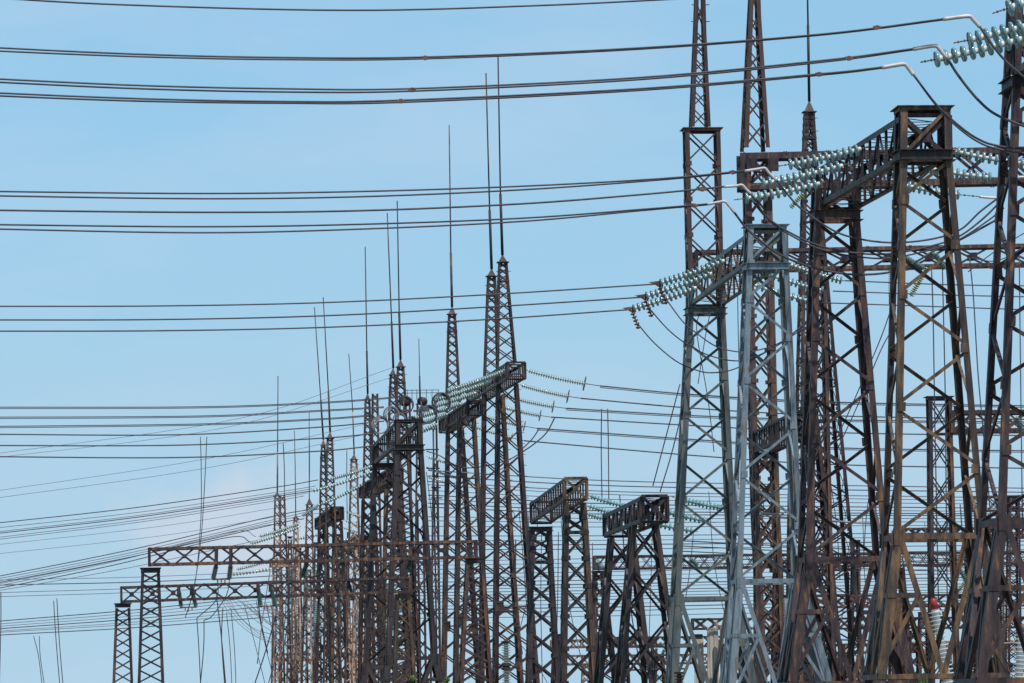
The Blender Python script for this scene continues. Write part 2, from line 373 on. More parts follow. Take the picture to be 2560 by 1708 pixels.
def beam8(parent, near, far, n, cw, vw, mat, diag=True, ends=True, fins=False, endstyle='x', name='crossbeam', lacemat=None, endmat=None, chmat=None):
    """box truss going away from the camera; near/far=(xl,xr,yt,yb,Y)"""
    def rect(xl, xr, yt, yb, Y):
        zb = P((xl+xr)/2, yb, Y).z; zt = P((xl+xr)/2, yt, Y).z
        bl = Vector((XatZ(xl, zb, Y), Y, zb)); br = Vector((XatZ(xr, zb, Y+0.1), Y+0.1, zb))
        up = Vector((0, 0, zt-zb)); return [bl, br, br+up, bl+up]
    A, B = rect(*near), rect(*far); pn = near[4]/F
    cw *= pn; vw *= pn; t = max(0.008, cw*0.13)
    cen = sum(A, Vector())/4
    ch = MB(); lc = MB(); le0 = MB(); lf_ = MB()
    for i in range(4):
        j = (i+1) % 4; k = (i-1) % 4
        ch.angle(A[i], B[i], cw, t, (A[j]-A[i]).normalized(), (A[k]-A[i]).normalized())
    L = [lerp4(A, B, q/n) for q in range(n+1)]
    for q in range(n+1):
        R = L[q]
        for (i, j) in ((1, 2), (3, 0)):
            ou = (R[i]-sum(R, Vector())/4); ou.z = 0; ou.normalize()
            a, b = R[i]-ou*(t*1.8), R[j]-ou*(t*1.8)
            if fins: lc.bar(a, b, vw*(0.8+0.4*random.random()), 0.012, DV); lc.bar(a-ou*vw*0.3, b-ou*vw*0.3, vw*0.6, 0.012, ou)
            else: lc.bar(a, b, vw, 0.014, DV); lc.bar(a-ou*vw*0.4, b-ou*vw*0.4, vw*0.7, 0.014, ou)
        for (i, j) in ((0, 1), (2, 3)):
            sg = -1 if i == 2 else 1
            lc.bar(R[i]+Vector((0, 0, sg*t*1.8)), R[j]+Vector((0, 0, sg*t*1.8)), vw*(1.3 if fins else 0.8), 0.014, DV)
        if q < n:
            S = L[q+1]
            for (i, j) in ((0, 1), (1, 2), (2, 3), (3, 0)):
                side = i in (1, 3)
                if side and not diag: continue
                cm = (sum(R, Vector())+sum(S, Vector()))/8; fc = (R[i]+R[j]+S[i]+S[j])/4; ou = (fc-cm)
                ou = Vector((ou.x, 0, 0)) if side else Vector((0, 0, ou.z)); ou.normalize()
                a, b = (R[i], S[j]) if (q % 2) else (R[j], S[i])
                a = a-ou*t*3.2; b = b-ou*t*3.2
                lc.bar(a, b, vw*0.75, 0.012, (b-a).cross(ou))
                if side: lc.bar(a-ou*vw*.3, b-ou*vw*.3, vw*0.6, 0.012, ou)
    if ends:
        for R, sg in ((A, -1), (B, 1)):
            le = le0 if sg < 0 else lf_
            dd = DV*sg*0.02
            for i in range(4):
                j = (i+1) % 4; le.bar(R[i]+dd, R[j]+dd, cw*0.8, 0.016, (R[j]-R[i]).cross(DV))
            if endstyle == 'x':
                le.bar(R[0]+dd*1.9, R[2]+dd*1.9, cw*0.8, 0.014, (R[2]-R[0]).cross(DV)); le.bar(R[1]+dd*2.9, R[3]+dd*2.9, cw*0.8, 0.014, (R[3]-R[1]).cross(DV))
                c = sum(R, Vector())/4; le.plate(c+dd*3.7, Vector((1, 0, 0)), Vector((0, 0, 1)), DV, cw*0.9, cw*0.9, 0.012)
            else:
                c = sum(R, Vector())/4
                for f in (0.72, 0.4):
                    Q = [c+(r-c)*f+dd*2.2 for r in R]
                    for i in range(4): le.bar(Q[i], Q[(i+1) % 4], cw*0.55, 0.02, (Q[(i+1) % 4]-Q[i]).cross(DV))
                for i in range(4): le.bar(R[i]+dd*1.5, c+(R[i]-c)*0.4+dd*1.5, cw*0.7, 0.012, (c-R[i]).cross(DV))
    b = lc.build(name, lacemat or mat, parent)
    ch.build('chord', chmat or mat, b); le0.build('end_frame', endmat or mat, b)
    lf_.build('end_frame', endmat or mat, b)
    return b

def crossbeam(parent, pl, pr, depth, hp, Y, n, cw, bw, mat, plates=0.0, dbl=False, name='crossbeam', endpost=True):
    """flat lattice beam running across the picture; pl,pr=(x,y_top); hp = height px at left,right"""
    A = Pw(pl[0], pl[1], Y, pl[0]); B = Pw(pr[0], pr[1], Y, pl[0]); pxm = Y/F
    B.z = A.z+(B.z-A.z)                      # follows the photograph's slope
    h = hp*pxm; cw *= pxm; bw *= pxm
    dn = Vector((0, 0, -h)); bk = DV*depth; t = cw*0.14
    ch = MB(); lc = MB(); e = (B-A).normalized()
    E4 = [(A, 1, -1), (A+dn, 1, 1), (A+dn+bk, -1, 1), (A+bk, -1, -1)]
    for (p, dy, dz) in E4:
        ch.angle(p, p+(B-A), cw, t, Vector((0, 0, dz)), DV*dy)
    for q in range(n):
        a = A.lerp(B, q/n); b = A.lerp(B, (q+1)/n)
        for off, sg in ((Vector((0, 0, 0)), 1), (bk, -1)):
            o = off+DV*sg*t*1.8
            for (p, r, oo) in ((a, b+dn, 0), (b, a+dn, bw*0.2)):
                p = p+o+DV*sg*oo; r = r+o+DV*sg*oo
                lc.bar(p, r, bw, bw*0.15, (r-p).cross(DV))
                if dbl: lc.bar(p+e*bw*1.2, r+e*bw*1.2, bw*0.8, bw*0.15, (r-p).cross(DV))
            if plates:
                lc.plate((a+b)/2+dn/2+o-DV*sg*bw*0.3, e, Vector((0, 0, 1)), DV, plates*pxm, plates*pxm, bw*0.15)
        for off, zz in ((Vector((0, 0, -t*1.8)), 0), (dn+Vector((0, 0, t*1.8)), 0)):
            lc.bar(a+off, b+bk+off, bw*0.8, bw*0.15, DV)
    for p in (A, B):
        for off in (Vector(), bk):
            if endpost: lc.bar(p+off+DV*0.01, p+dn+off+DV*0.01, cw, t*2, e)
    b = lc.build(name, mat, parent); ch.build('chord', mat, b)
    return A, B

def mast(label, Y, st, th, npan, lw, bw, mat, cone=None, rods=(), group='lightning masts', lowcap=None, cat='lightning mast', name='lightning_mast', L=False, steps=True, ground=True, gus=None, horiz=(), cap=None, single=False):
    root = thing(name, label, cat, base_of(st, Y), group)
    tw, secs = tower(root, Y, st, th, npan, lw, bw, mat, L=L, ground=ground, name='lattice_shaft', steps=steps, gus=gus, horiz=horiz, cap=cap, single=single)
    C = secs[0]; c0 = (C[0]+C[2])/2
    if cone:
        cm = MB(); p = P(cone[0], cone[1], Y); p.y = c0.y; wd = (C[1]-C[0]).length*0.72
        cm.lathe([(0, wd, 0), ((p-c0).length, wd*0.12, 0)], c0, p-c0, k=4, smooth=False)
        cm.plate(c0, EV, DV, Vector((0, 0, 1)), wd*0.95, wd*0.95, 0.04)
        cm.build('cone_cap', M['brown'], root)
        last = p
        for (x, y, r) in rods:
            q = P(x, y, c0.y); rm = MB(); rr = r*Y/F
            rm.tube([last, last.lerp(q, 0.5), q], [rr, rr*0.95, rr*0.9], k=8); rm.build('rod', M['wire'] if r < 1.6 else mat, root); last = q
    return root
def base_of(st, Y, z=0.0):
    y, a, b = st[-1]; p = P((a+b)/2, y, Y); return (p.x, Y, z)

# ------------------------------------------------------------------ insulators, wires
_disc = {}
def disc_mesh(r, s, gm, k=16):
    key = (round(r, 3), round(s, 3), gm, k)
    if key not in _disc:
        b = MB(); c = 2.0 if gm == 'glassgrey' else 1.0
        b.lathe([(0, 0.02*r, 1), (0.0, 0.26*r*c, 1), (0.10*s, 0.36*r*c, 1), (0.48*s, 0.38*r*c, 1), (0.54*s, 0.42*r, 0),
                 (0.56*s, 0.66*r, 0), (0.62*s, 0.92*r, 0), (0.72*s, 1.0*r, 0), (0.93*s, 1.0*r, 0), (0.97*s, 0.95*r, 0), (0.84*s, 0.88*r, 0),
                 (0.80*s, 0.70*r, 0), (0.90*s, 0.62*r, 0), (0.80*s, 0.42*r, 0), (0.9*s, 0.2*r, 1), (1.0*s, 0.12*r, 1)], Vector((0, 0, 0)), Vector((1, 0, 0)), k)
        _disc[key] = b.mesh('insulator_disc', [M[gm], M['greycap'] if gm in ('glassgrey', 'glassyellow') else (M['tealcap'] if gm == 'glassteal' else M['cap'])])
    return _disc[key]
def insulator(label, a, b, n, r, gm='glass', group='insulator strings', sag=0.02, fit=(0.12, 0.14), ring=0, clamp=None, k=16, double=0, name='insulator_string', horn=False):
    """string of n discs from a (structure) to b (line end)"""
    r *= 1.14
    root = thing(name, label, 'insulator', tuple(a), group)
    for dd in ((0,) if not double else (-1, 1)):
        o = DV*dd*double
        a_, b_ = a+o, b+o
        ln = (b_-a_).length; d = (b_-a_)/ln
        def pt(t): return a_.lerp(b_, t)+Vector((0, 0, -4*sag*ln*t*(1-t)))
        t0, t1 = fit[0], 1-fit[1]
        L_ = ln*(t1-t0); s = L_/n; me = disc_mesh(r, s, gm, k)
        for i in range(n):
            p = pt(t0+(t1-t0)*i/n); q = pt(t0+(t1-t0)*(i+1)/n); dr = (q-p).normalized()
            if dr.length == 0: continue
            ob = bpy.data.objects.new('insulator_disc', me); COL.objects.link(ob); ob.parent = root
            ob.matrix_local = Matrix.Translation(p-a) @ dr.to_track_quat('X', 'Z').to_matrix().to_4x4()
        for (u0, u1) in ((0, t0), (t1, 1)):
            fm = MB()
            if u1-u0 > 0.001:
                p, q = pt(u0), pt(u1); nn = 5
                for i in range(nn):
                    x, y = p.lerp(q, i/nn), p.lerp(q, (i+0.62)/nn)
                    fm.bar(x, y, r*(0.30 if i % 2 else 0.16), r*(0.12 if i % 2 else 0.26), Vector((0, 0, 1)))
                fm.tube([p, q], r*(0.17 if ring else 0.055), 5)
                fm.build('link_fitting', M['fit'], root)
        if ring:
            fm = MB()
            c = pt(t1-0.01); u = Vector((0, 0, 1)); v = d.cross(u).normalized(); u = v.cross(d)
            fm.tube([c+(u*math.cos(g)+v*math.sin(g)*0.9)*ring for g in [2*math.pi*i/20 for i in range(20)]], ring*0.06, 5, closed=True)
            fm.bar(c-u*ring, c+u*ring, ring*0.06, ring*0.06, v)
            fm.build('grading_ring', M['wire2'], root)
    if horn:
        hm = MB(); p = b; q = p+Vector((0.28, 0, -0.75))
        hm.bar(p, p+Vector((-0.1, 0, 0.02)), 0.1, 0.05, Vector((0, 0, 1)))
        hm.box8([p+Vector(x) for x in ((-0.35, 0, 0.05), (-.35, .03, .05), (.05, .03, .1), (.05, 0, .1), (-.12, 0, -.04), (-.12, .03, -.04), (0.12, .03, -.2), (.12, 0, -.2))])
        d = (q-p).normalized()
        for i in range(5): hm.lathe([(0, 0.02, 0), (0.02, 0.1, 0), (0.06, 0.1, 0), (0.1, 0.03, 0)], p.lerp(q, 0.18+i*0.17), d, 8)
        hm.tube([p, q], 0.03, 5); hm.build('suspension_yoke', M['fit'], root)
    if clamp:
        cm = MB(); pts = [x for x in clamp]; cm.tube(smooth(pts, 5), r*0.26, 8); cm.build('tension_clamp', M['clamp'], root)
    return root
def wire(label, pts, r, group, mat='wire', name='conductor', cat='wire', marks=()):
    b = MB(); b.tube(smooth(pts, 8), r, 5)
    o0 = pts[0]
    if marks:
        root = thing(name, label, cat, tuple(o0), group)
        b.build('cable', M[mat], root); q = MB()
        for p in marks: q.bar(p-EV*r*4, p+EV*r*4, r*3.2, r*3, Vector((0, 0, 1))); q.bar(p-EV*r*1.5, p+EV*r*1.5, r*4.5, r*3.4, Vector((0, 0, 1)))
        q.build('spacer', M['fit'], root); return root
    o = b.build(name, M[mat], None, tuple(o0)); tag(o, label, cat, group); return o
ORD = ['first', 'second', 'third', 'fourth', 'fifth', 'sixth', 'seventh', 'eighth', 'ninth', 'tenth', 'eleventh', 'twelfth', 'thirteenth', 'fourteenth', 'fifteenth', 'sixteenth', 'seventeenth', 'eighteenth', 'nineteenth', 'twentieth', 'twenty-first', 'twenty-second', 'twenty-third', 'twenty-fourth', 'twenty-fifth', 'twenty-sixth', 'twenty-seventh', 'twenty-eighth', 'twenty-ninth', 'thirtieth', 'thirty-first', 'thirty-second', 'thirty-third', 'thirty-fourth', 'thirty-fifth', 'thirty-sixth', 'thirty-seventh', 'thirty-eighth', 'thirty-ninth', 'fortieth']
def wpts(pp, Y, x0): return [Pw(x, y, Y, x0) for x, y in pp]

# ------------------------------------------------------------------ ground
gm_, gt_, gb_ = new_mat('gravel_and_grass')
nn_ = gt_.nodes.new('ShaderNodeTexNoise'); nn_.inputs['Scale'].default_value = 900; nn_.inputs['Detail'].default_value = 8
rr_ = gt_.nodes.new('ShaderNodeValToRGB'); rr_.color_ramp.elements[0].position = 0.4; rr_.color_ramp.elements[0].color = (0.06, 0.08, 0.03, 1)
rr_.color_ramp.elements[1].position = 0.6; rr_.color_ramp.elements[1].color = (0.22, 0.19, 0.15, 1)
tcg = gt_.nodes.new('ShaderNodeTexCoord'); gt_.links.new(tcg.outputs['Generated'], nn_.inputs['Vector'])
gt_.links.new(nn_.outputs['Fac'], rr_.inputs['Fac']); gt_.links.new(rr_.outputs['Color'], gb_.inputs['Base Color']); gb_.inputs['Roughness'].default_value = 0.95
g = bpy.data.meshes.new('ground'); g.from_pydata([(-6000, -200, 0), (6000, -200, 0), (6000, 12000, 0), (-6000, 12000, 0)], [], [(0, 1, 2, 3)]); g.materials.append(gm_)
go = bpy.data.objects.new('ground', g); COL.objects.link(go); tag(go, kind='structure')

# ================================================================== NEAR PORTAL GANTRIES
GG = 'portal gantries carrying the upper lines'
# right edge
r1 = thing('portal_gantry', 'tall dark brown lattice gantry cut off by the right edge of the picture', 'gantry', base_of([(1300, 2495, 2790)], 104), GG)
tower(r1, 104, [(-120, 2545, 2680), (190, 2534, 2686), (1300, 2497, 2790)], 1.15, [3, 8], 19, 10, M['brown'], plat=[(202, 26)], splay=(2436, 2860, 1740), gus=0.8, single=True)
beam8(r1, (2800, 2965, -95, 45, 92), (2534, 2686, 50, 186, 104), 9, 20, 13, M['brown'])
tower(r1, 90, [(-100, 2830, 2990), (1500, 2800, 3100)], 1.15, [9], 26, 13, M['brown'], plat=[(60, 26)])
# brown gantry
r2 = thing('portal_gantry', 'large brown gantry whose flat-topped head rises highest left of the right edge tower', 'gantry', base_of([(1340, 2240, 2466)], 118), GG)
tower(r2, 118, [(263, 2253, 2376), (395, 2252, 2381), (1340, 2236, 2466)], 1.05, [1, 7], 17, 8.5, M['olive'], cap=(263, 12, 10), plat=[(386, 24)], splay=(2190, 2524, 1725), gus=0.8, single=True)
tower(r2, 130, [(470, 2040, 2149), (535, 2038, 2149), (1397, 2016, 2224)], 0.95, [1, 7], 16, 8, M['brown'], plat=[(536, 23)], splay=(1970, 2290, 1740), gus=0.8, single=True)
beam8(r2, (2253, 2376, 288, 398, 118.2), (2040, 2149, 424, 522, 131), 11, 14, 8.5, M['brown'], chmat=M['black'])  # near-black chords put the shade of the beam's dark faces into the colour
# grey gantry
r3 = thing('portal_gantry', 'light grey painted gantry with a broad grey head and splayed grey feet', 'gantry', base_of([(1452, 1843, 2015)], 148), GG)
tower(r3, 148, [(560, 1872, 1966), (657, 1869, 1972), (1452, 1843, 2013)], 1.05, [1, 7], 13, 6.5, M['grey'], cap=(560, 10, 8), plat=[(665, 16)], splay=(1822, 2082, 1805), gus=0.8, single=True)
tower(r3, 164, [(678, 1722, 1809), (775, 1722, 1813), (1496, 1689, 1848)], 0.95, [1, 7], 13, 6.2, M['greyolive'], plat=[(776, 15)], splay=(1678, 1893, 1800), gus=0.8, single=True)
beam8(r3, (1872, 1967, 580, 657, 148.2), (1724, 1811, 692, 764, 164.5), 10, 11, 6.5, M['brown'], chmat=M['greyolive'], endmat=M['greyolive'])
# black gantry
r5 = thing('portal_gantry', 'near black gantry with a slatted beam standing in front of the glass insulators', 'gantry', base_of([(1645, 968, 1093)], 235), GG)
tower(r5, 235, [(1048, 991, 1054), (1115, 989, 1058), (1645, 968, 1094)], 0.95, [1, 6], 11, 5, M['black'], cap=(1048, 8, 4), plat=[(1118, 13)], splay=(955, 1110, 1790), gus=0.6, single=True)
tower(r5, 257, [(1112, 934, 994), (1166, 933, 996), (1668, 911, 1030)], 0.95, [0, 6], 11, 5, M['black'], plat=[(1166, 12)], splay=(900, 1045, 1800), gus=0.6, single=True)
beam8(r5, (990, 1054, 1052, 1113, 235.2), (935, 994, 1110, 1160, 257), 11, 9, 6, M['black'], diag=False, fins=True)

# ================================================================== CENTRE 330 kV GANTRY
GC = 'tall central bus gantries'
rc = thing('bus_gantry', 'tall brown gantry whose boxed beam end juts out under two lightning masts', 'gantry', base_of([(1708, 1238, 1350)], 250), GC)
tower(rc, 250, [(960, 1243, 1297), (1340, 1240, 1322), (1708, 1238, 1350)], 1.1, [6, 5], 9, 3.6, M['brown'], L=False, steps=True)
tower(rc, 263, [(985, 1208, 1262), (1340, 1205, 1284), (1708, 1203, 1310)], 1.1, [6, 5], 9, 3.6, M['brown'], L=False, steps=True)
beam8(rc, (1266, 1314, 906, 948, 244), (1168, 1212, 968, 1008, 274), 22, 6, 5.5, M['black'], diag=False, fins=True, endstyle='box', endmat=M['brown'])  # shade painted onto the central beams' sides by dark steel; ends stay brown
rc2 = thing('bus_gantry', 'tall gantry with golden rust legs, its boxed beam end lower and left of the other', 'gantry', base_of([(1708, 1138, 1232)], 277), GC)
tower(rc2, 277, [(1042, 1146, 1190), (1708, 1138, 1232)], 1.1, [11], 9, 3.4, M['olive'], L=False, steps=True)
tower(rc2, 292, [(1068, 1117, 1160), (1708, 1108, 1205)], 1.1, [11], 9, 3.4, M['brown'], L=False, steps=True)
beam8(rc2, (1168, 1207, 1002, 1038, 272), (1098, 1132, 1049, 1082, 302), 22, 5, 5, M['black'], diag=False, fins=True, endstyle='box', endmat=M['brown'])
rc3 = thing('bus_gantry', 'gantry behind the black gantry, only its rusty beam underside and thin legs showing', 'gantry', base_of([(1708, 955, 1010)], 308), GC)
tower(rc3, 308, [(1215, 962, 1002), (1708, 955, 1030)], 1.1, [10], 8, 4, M['olive'], L=False)
tower(rc3, 330, [(1248, 905, 940), (1708, 897, 962)], 1.1, [10], 8, 4, M['brown'], L=False)
beam8(rc3, (968, 1008, 1172, 1207, 300), (899, 934, 1214, 1245, 336), 24, 5, 6, M['black'], diag=False, fins=True, endstyle='box', endmat=M['brown'])
rc4 = thing('bus_gantry', 'distant gantry with a small boxed beam end above the long horizontal beam', 'gantry', base_of([(1708, 826, 875)], 352), GC)
tower(rc4, 352, [(1302, 832, 857), (1708, 827, 874)], 1.0, [10], 7, 3.6, M['olive'], L=False)
tower(rc4, 383, [(1324, 795, 815), (1708, 789, 832)], 1.0, [9], 7, 3.6, M['brown'], L=False)
beam8(rc4, (828, 859, 1268, 1299, 346), (788, 812, 1296, 1323, 390), 22, 5, 5.5, M['black'], diag=False, fins=True, endstyle='box', endmat=M['brown'])
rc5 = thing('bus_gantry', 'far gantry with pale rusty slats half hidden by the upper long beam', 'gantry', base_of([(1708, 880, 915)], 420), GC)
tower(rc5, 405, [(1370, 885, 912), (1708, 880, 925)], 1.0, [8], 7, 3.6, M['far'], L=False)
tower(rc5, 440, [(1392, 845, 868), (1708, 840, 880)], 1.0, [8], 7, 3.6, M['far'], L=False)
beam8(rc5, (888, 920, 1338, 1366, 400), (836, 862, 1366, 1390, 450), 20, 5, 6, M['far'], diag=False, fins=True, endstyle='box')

# ================================================================== LOW BUS GANTRIES
GL = 'low box beam gantries'
s1 = thing('low_gantry', 'brown gantry with a slatted box beam and a rusty pale cross on its end', 'gantry', base_of([(1708, 1406, 1493)], 200), GL)
tower(s1, 200, [(1256, 1411, 1466), (1330, 1411, 1472), (1708, 1406, 1494)], 0.9, [2, 5], 12, 5, M['olive'], gus=0.6, horiz=(0,), L=False)
tower(s1, 224, [(1316, 1327, 1380), (1404, 1325, 1384), (1708, 1319, 1402)], 0.9, [3, 5], 11, 5, M['black'], plat=[(1322, 10)], gus=0.6, horiz=(0,), L=False)
beam8(s1, (1411, 1468, 1195, 1250, 199), (1327, 1380, 1256, 1308, 225), 15, 8, 6.5, M['black'], diag=False, fins=True, endmat=M['olive'])
s2 = thing('low_gantry', 'black box beam gantry on two crossed lattice trestles right of the rusty one', 'gantry', base_of([(1708, 1552, 1700)], 176), GL)
tower(s2, 176, [(1312, 1580, 1648), (1708, 1552, 1703)], 1.1, [3], 12, 6, M['black'], L=True)
tower(s2, 187, [(1342, 1525, 1590), (1708, 1497, 1634)], 1.1, [3], 12, 6, M['black'], L=True)
beam8(s2, (1604, 1670, 1240, 1305, 172), (1510, 1574, 1286, 1341, 190), 9, 10, 10, M['black'], fins=True)
s3 = thing('low_gantry', 'dark slatted box beam seen through the grey gantry on a reddish post', 'gantry', base_of([(1708, 1888, 1958)], 225), GL)
tower(s3, 224, [(1136, 1888, 1944), (1708, 1892, 1965)], 0.9, [9], 10, 5, M['olive'], L=False, plat=[(1139, 8)])
tower(s3, 206, [(1030, 1980, 2045), (1330, 1978, 2078), (1708, 1976, 2112)], 0.9, [5, 4], 10, 5, M['brown'], L=False, cap=(1028, 8, 5))
beam8(s3, (1984, 2042, 1028, 1088, 207), (1884, 1940, 1078, 1133, 225), 16, 7, 8, M['black'], diag=False, fins=True)

# ================================================================== ACROSS-THE-PICTURE GANTRIES
GA = 'gantries with long beams across the view'
a1 = thing('transverse_gantry', 'reddish gantry with the highest long horizontal beam, under the thick lattice mast', 'gantry', base_of([(1708, 1906, 1972)], 240), GA)
tower(a1, 240, [(385, 1862, 1928), (1275, 1884, 1950), (1708, 1904, 1972)], 1.3, [11, 5], 15, 5.5, M['red'], L=False, gus=0.4)
crossbeam(a1, (1858, 382), (2700, 363), 1.4, 92, 238.5, 8, 16, 8, M['brown'])
for x in (1880, 1933):
    pm = MB(); pm.plate(Pw(x, 412, 238.3, 1858), EV, Vector((0, 0, 1)), DV, 0.30, 0.36, 0.03); pm.build('gusset_plate', M['brown'], a1)
a2 = thing('transverse_gantry', 'reddish long horizontal beam halfway down the right side with crossed lacing', 'gantry', base_of([(1708, 2610, 2690)], 205), GA)
A_, B_ = crossbeam(a2, (1741, 625), (2700, 606), 1.0, 56, 205, 9, 9, 5, M['brown'], plates=8)
tower(a2, 206, [(680, 2022, 2066), (1708, 2034, 2090)], 0.9, [10], 9, 4.5, M['brown'], L=False)
tower(a2, 206, [(655, 2640, 2700), (1708, 2640, 2720)], 0.9, [10], 9, 4.5, M['brown'], L=False)
a3 = thing('transverse_gantry', 'brown post with a flat cap behind the big brown gantry, beam running right', 'gantry', base_of([(1708, 2322, 2400)], 215), GA)
tower(a3, 215, [(990, 2322, 2380), (1084, 2324, 2382), (1708, 2330, 2402)], 0.85, [1, 6], 8.5, 3.4, M['brown'], cap=(990, 10, 6), horiz=(0,), L=False)
crossbeam(a3, (2382, 1026), (2640, 1023), 1.2, 56, 215, 4, 10, 5, M['brown'])
a4 = thing('transverse_gantry', 'rusty red thin lattice beam with small crosses behind the black trestles', 'gantry', base_of([(1708, 1486, 1546)], 255), GA)
tower(a4, 255, [(1427, 1484, 1512), (1500, 1484, 1522), (1708, 1486, 1546)], 0.8, [2, 6], 8, 3.6, M['brown'], cap=(1427, 6, 2), L=False, gus=0.9)
crossbeam(a4, (1487, 1389), (2640, 1376), 0.8, 36, 254, 40, 5.5, 1.9, M['red'])
tower(a4, 258, [(1418, 2232, 2262), (1708, 2230, 2285)], 0.8, [7], 8, 3.6, M['brown'], L=False)
a5 = thing('transverse_gantry', 'brown lattice beam with double crosses between the splayed feet on the right', 'gantry', base_of([(1708, 2040, 2090)], 280), GA)
crossbeam(a5, (1990, 1488), (2700, 1482), 0.8, 33, 280, 17, 5, 2.1, M['brown'], dbl=True)
tower(a5, 281, [(1520, 1992, 2022), (1708, 1990, 2030)], 0.8, [5], 8, 3.6, M['brown'], L=False)
tower(a5, 281, [(1515, 2590, 2622), (1708, 2588, 2630)], 0.8, [5], 8, 3.6, M['brown'], L=False)
a6 = thing('transverse_gantry', 'lowest brown lattice beam with small crosses low among the right-hand feet', 'gantry', base_of([(1708, 2040, 2090)], 305), GA)
crossbeam(a6, (1960, 1545), (2700, 1540), 0.8, 30, 305, 22, 4.6, 2, M['brown'], dbl=True)
tower(a6, 306, [(1576, 2056, 2084), (1708, 2054, 2090)], 0.8, [4], 8, 3.6, M['red'], L=False)
tower(a6, 306, [(1576, 2272, 2300), (1708, 2270, 2306)], 0.8, [4], 8, 3.6, M['brown'], L=False)
a7 = thing('transverse_gantry', 'pale rusty lattice beam just above the concrete columns', 'gantry', base_of([(1708, 1730, 1750)], 262), GA)
crossbeam(a7, (1733, 1546), (1990, 1543), 0.7, 29, 262, 7, 5, 3, M['far'], dbl=True, plates=4)
a8 = thing('transverse_gantry', 'thin rusty lattice beam low behind the black trestles', 'gantry', base_of([(1708, 1570, 1600)], 320), GA)
crossbeam(a8, (1545, 1592), (2000, 1588), 0.8, 28, 320, 17, 4.5, 2.4, M['brown'])
tower(a8, 321, [(1620, 1548, 1572), (1708, 1547, 1576)], 0.8, [4], 6, 3, M['brown'], L=False)
tower(a8, 321, [(1620, 1972, 1996), (1708, 1970, 1998)], 0.8, [4], 6, 3, M['brown'], L=False)
a9 = thing('transverse_gantry', 'pale pink-grey beam at the very bottom behind the black trestles', 'gantry', base_of([(1708, 1450, 1470)], 360), GA)
crossbeam(a9, (1400, 1638), (1800, 1634), 0.8, 26, 360, 16, 5, 2.6, M['far'])
tower(a9, 361, [(1660, 1456, 1478), (1708, 1455, 1480)], 0.8, [3], 5, 3, M['far'], L=False)
tower(a9, 361, [(1660, 1755, 1777), (1708, 1754, 1780)], 0.8, [3], 5, 3, M['far'], L=False)
# left pair
l1 = thing('transverse_gantry', 'brown gantry with the upper long lattice beam on the left, taller post of the two', 'gantry', base_of([(1708, 343, 410)], 200), GA)
tower(l1, 200, [(1432, 353, 400), (1708, 344, 411)], 0.85, [9], 7.5, 3.2, M['brown'], cap=(1419, 13, 3), L=False)
tower(l1, 201, [(1408, 1166, 1210), (1708, 1151, 1232)], 0.85, [8], 8.5, 3.6, M['brown'], cap=(1395, 14, 3), L=False)
crossbeam(l1, (373, 1369), (1191, 1350), 0.8, 46, 199.5, 14, 7, 3.6, M['brown'], plates=4.5)
l2 = thing('transverse_gantry', 'brown gantry with the lower long lattice beam on the left and the shorter post', 'gantry', base_of([(1708, 281, 333)], 225), GA)
tower(l2, 225, [(1520, 288, 326), (1708, 281, 333)], 0.85, [7], 7, 3, M['brown'], cap=(1508, 11, 3), L=False)
tower(l2, 226, [(1496, 990, 1026), (1708, 984, 1042)], 0.85, [5], 8.5, 4, M['olive'], cap=(1485, 11, 3), L=False)
crossbeam(l2, (303, 1466), (1026, 1441), 0.8, 41, 224.5, 14, 6, 3.2, M['brown'], plates=5.5)

# ================================================================== LIGHTNING MASTS
mast('box-shafted square lattice post with a flat cap, rising above the grey gantry', 166.5,
     [(318, 1714, 1801), (676, 1722, 1809)], [0.95, 0.95], [4], 10, 4, M['red'], ground=False, steps=False, gus=0.7, cap=(318, 9, 7), L=True)
mast('slender lattice spire on the flat cap of the box-shafted mast', 167, [(-260, 1745, 1757), (75, 1736, 1766), (316, 1728, 1777)], 0.2, [6, 6], 9, 3.2, M['red'], ground=False, gus=None)
mast('widest lattice spire standing on the left end of the highest beam', 240, [(-260, 1886, 1894), (40, 1873, 1903), (368, 1862, 1925)], 0.25, [5, 6], 10, 3.6, M['red'], ground=False, steps=False)
mast('lattice mast with a cone and single rod right of the two spires', 250, [(279, 2012, 2037), (344, 2010, 2041), (900, 2003, 2090), (1708, 2000, 2166)], 0.55, [4, 10, 10], 9, 4, M['brown'], cone=(2024, 252), rods=((2020, 62, 3.6), (2018, -60, 2.2)), ground=True, gus=0.5, horiz=(0,))
mast('rightmost of the two tallest central masts, above the boxed beam end', 249, [(655, 1247, 1269), (702, 1245, 1273), (905, 1243, 1292)], 0.5, [3, 7], 5.5, 3, M['brown'], cone=(1256, 637), rods=((1251, 485, 3.6), (1245, 137, 1.9)), ground=False, horiz=(0,))
mast('left one of the two tallest central masts, leaning slightly', 262, [(690, 1219, 1240), (738, 1217, 1243), (985, 1209, 1250)], 0.5, [3, 9], 5.5, 3, M['olive'], cone=(1229, 672), rods=((1224, 525, 3.6), (1215, 183, 1.9)), ground=False, horiz=(0,))
mast('lone central mast standing left of the two tallest', 291, [(785, 1121, 1140), (828, 1119, 1143), (1068, 1114, 1156)], 0.5, [3, 9], 5, 2.8, M['brown'], cone=(1130, 767), rods=((1127, 632, 3.2), (1123, 313, 1.7)), ground=False, horiz=(0,))
mast('mast with its cone just above the coiled wires, right one of the close pair', 303, [(917, 993, 1011), (957, 991, 1014), (1220, 984, 1028)], 0.5, [3, 10], 5, 2.6, M['brown'], cone=(1001, 899), rods=((998, 782, 3.0), (993, 502, 1.6)), horiz=(0,))
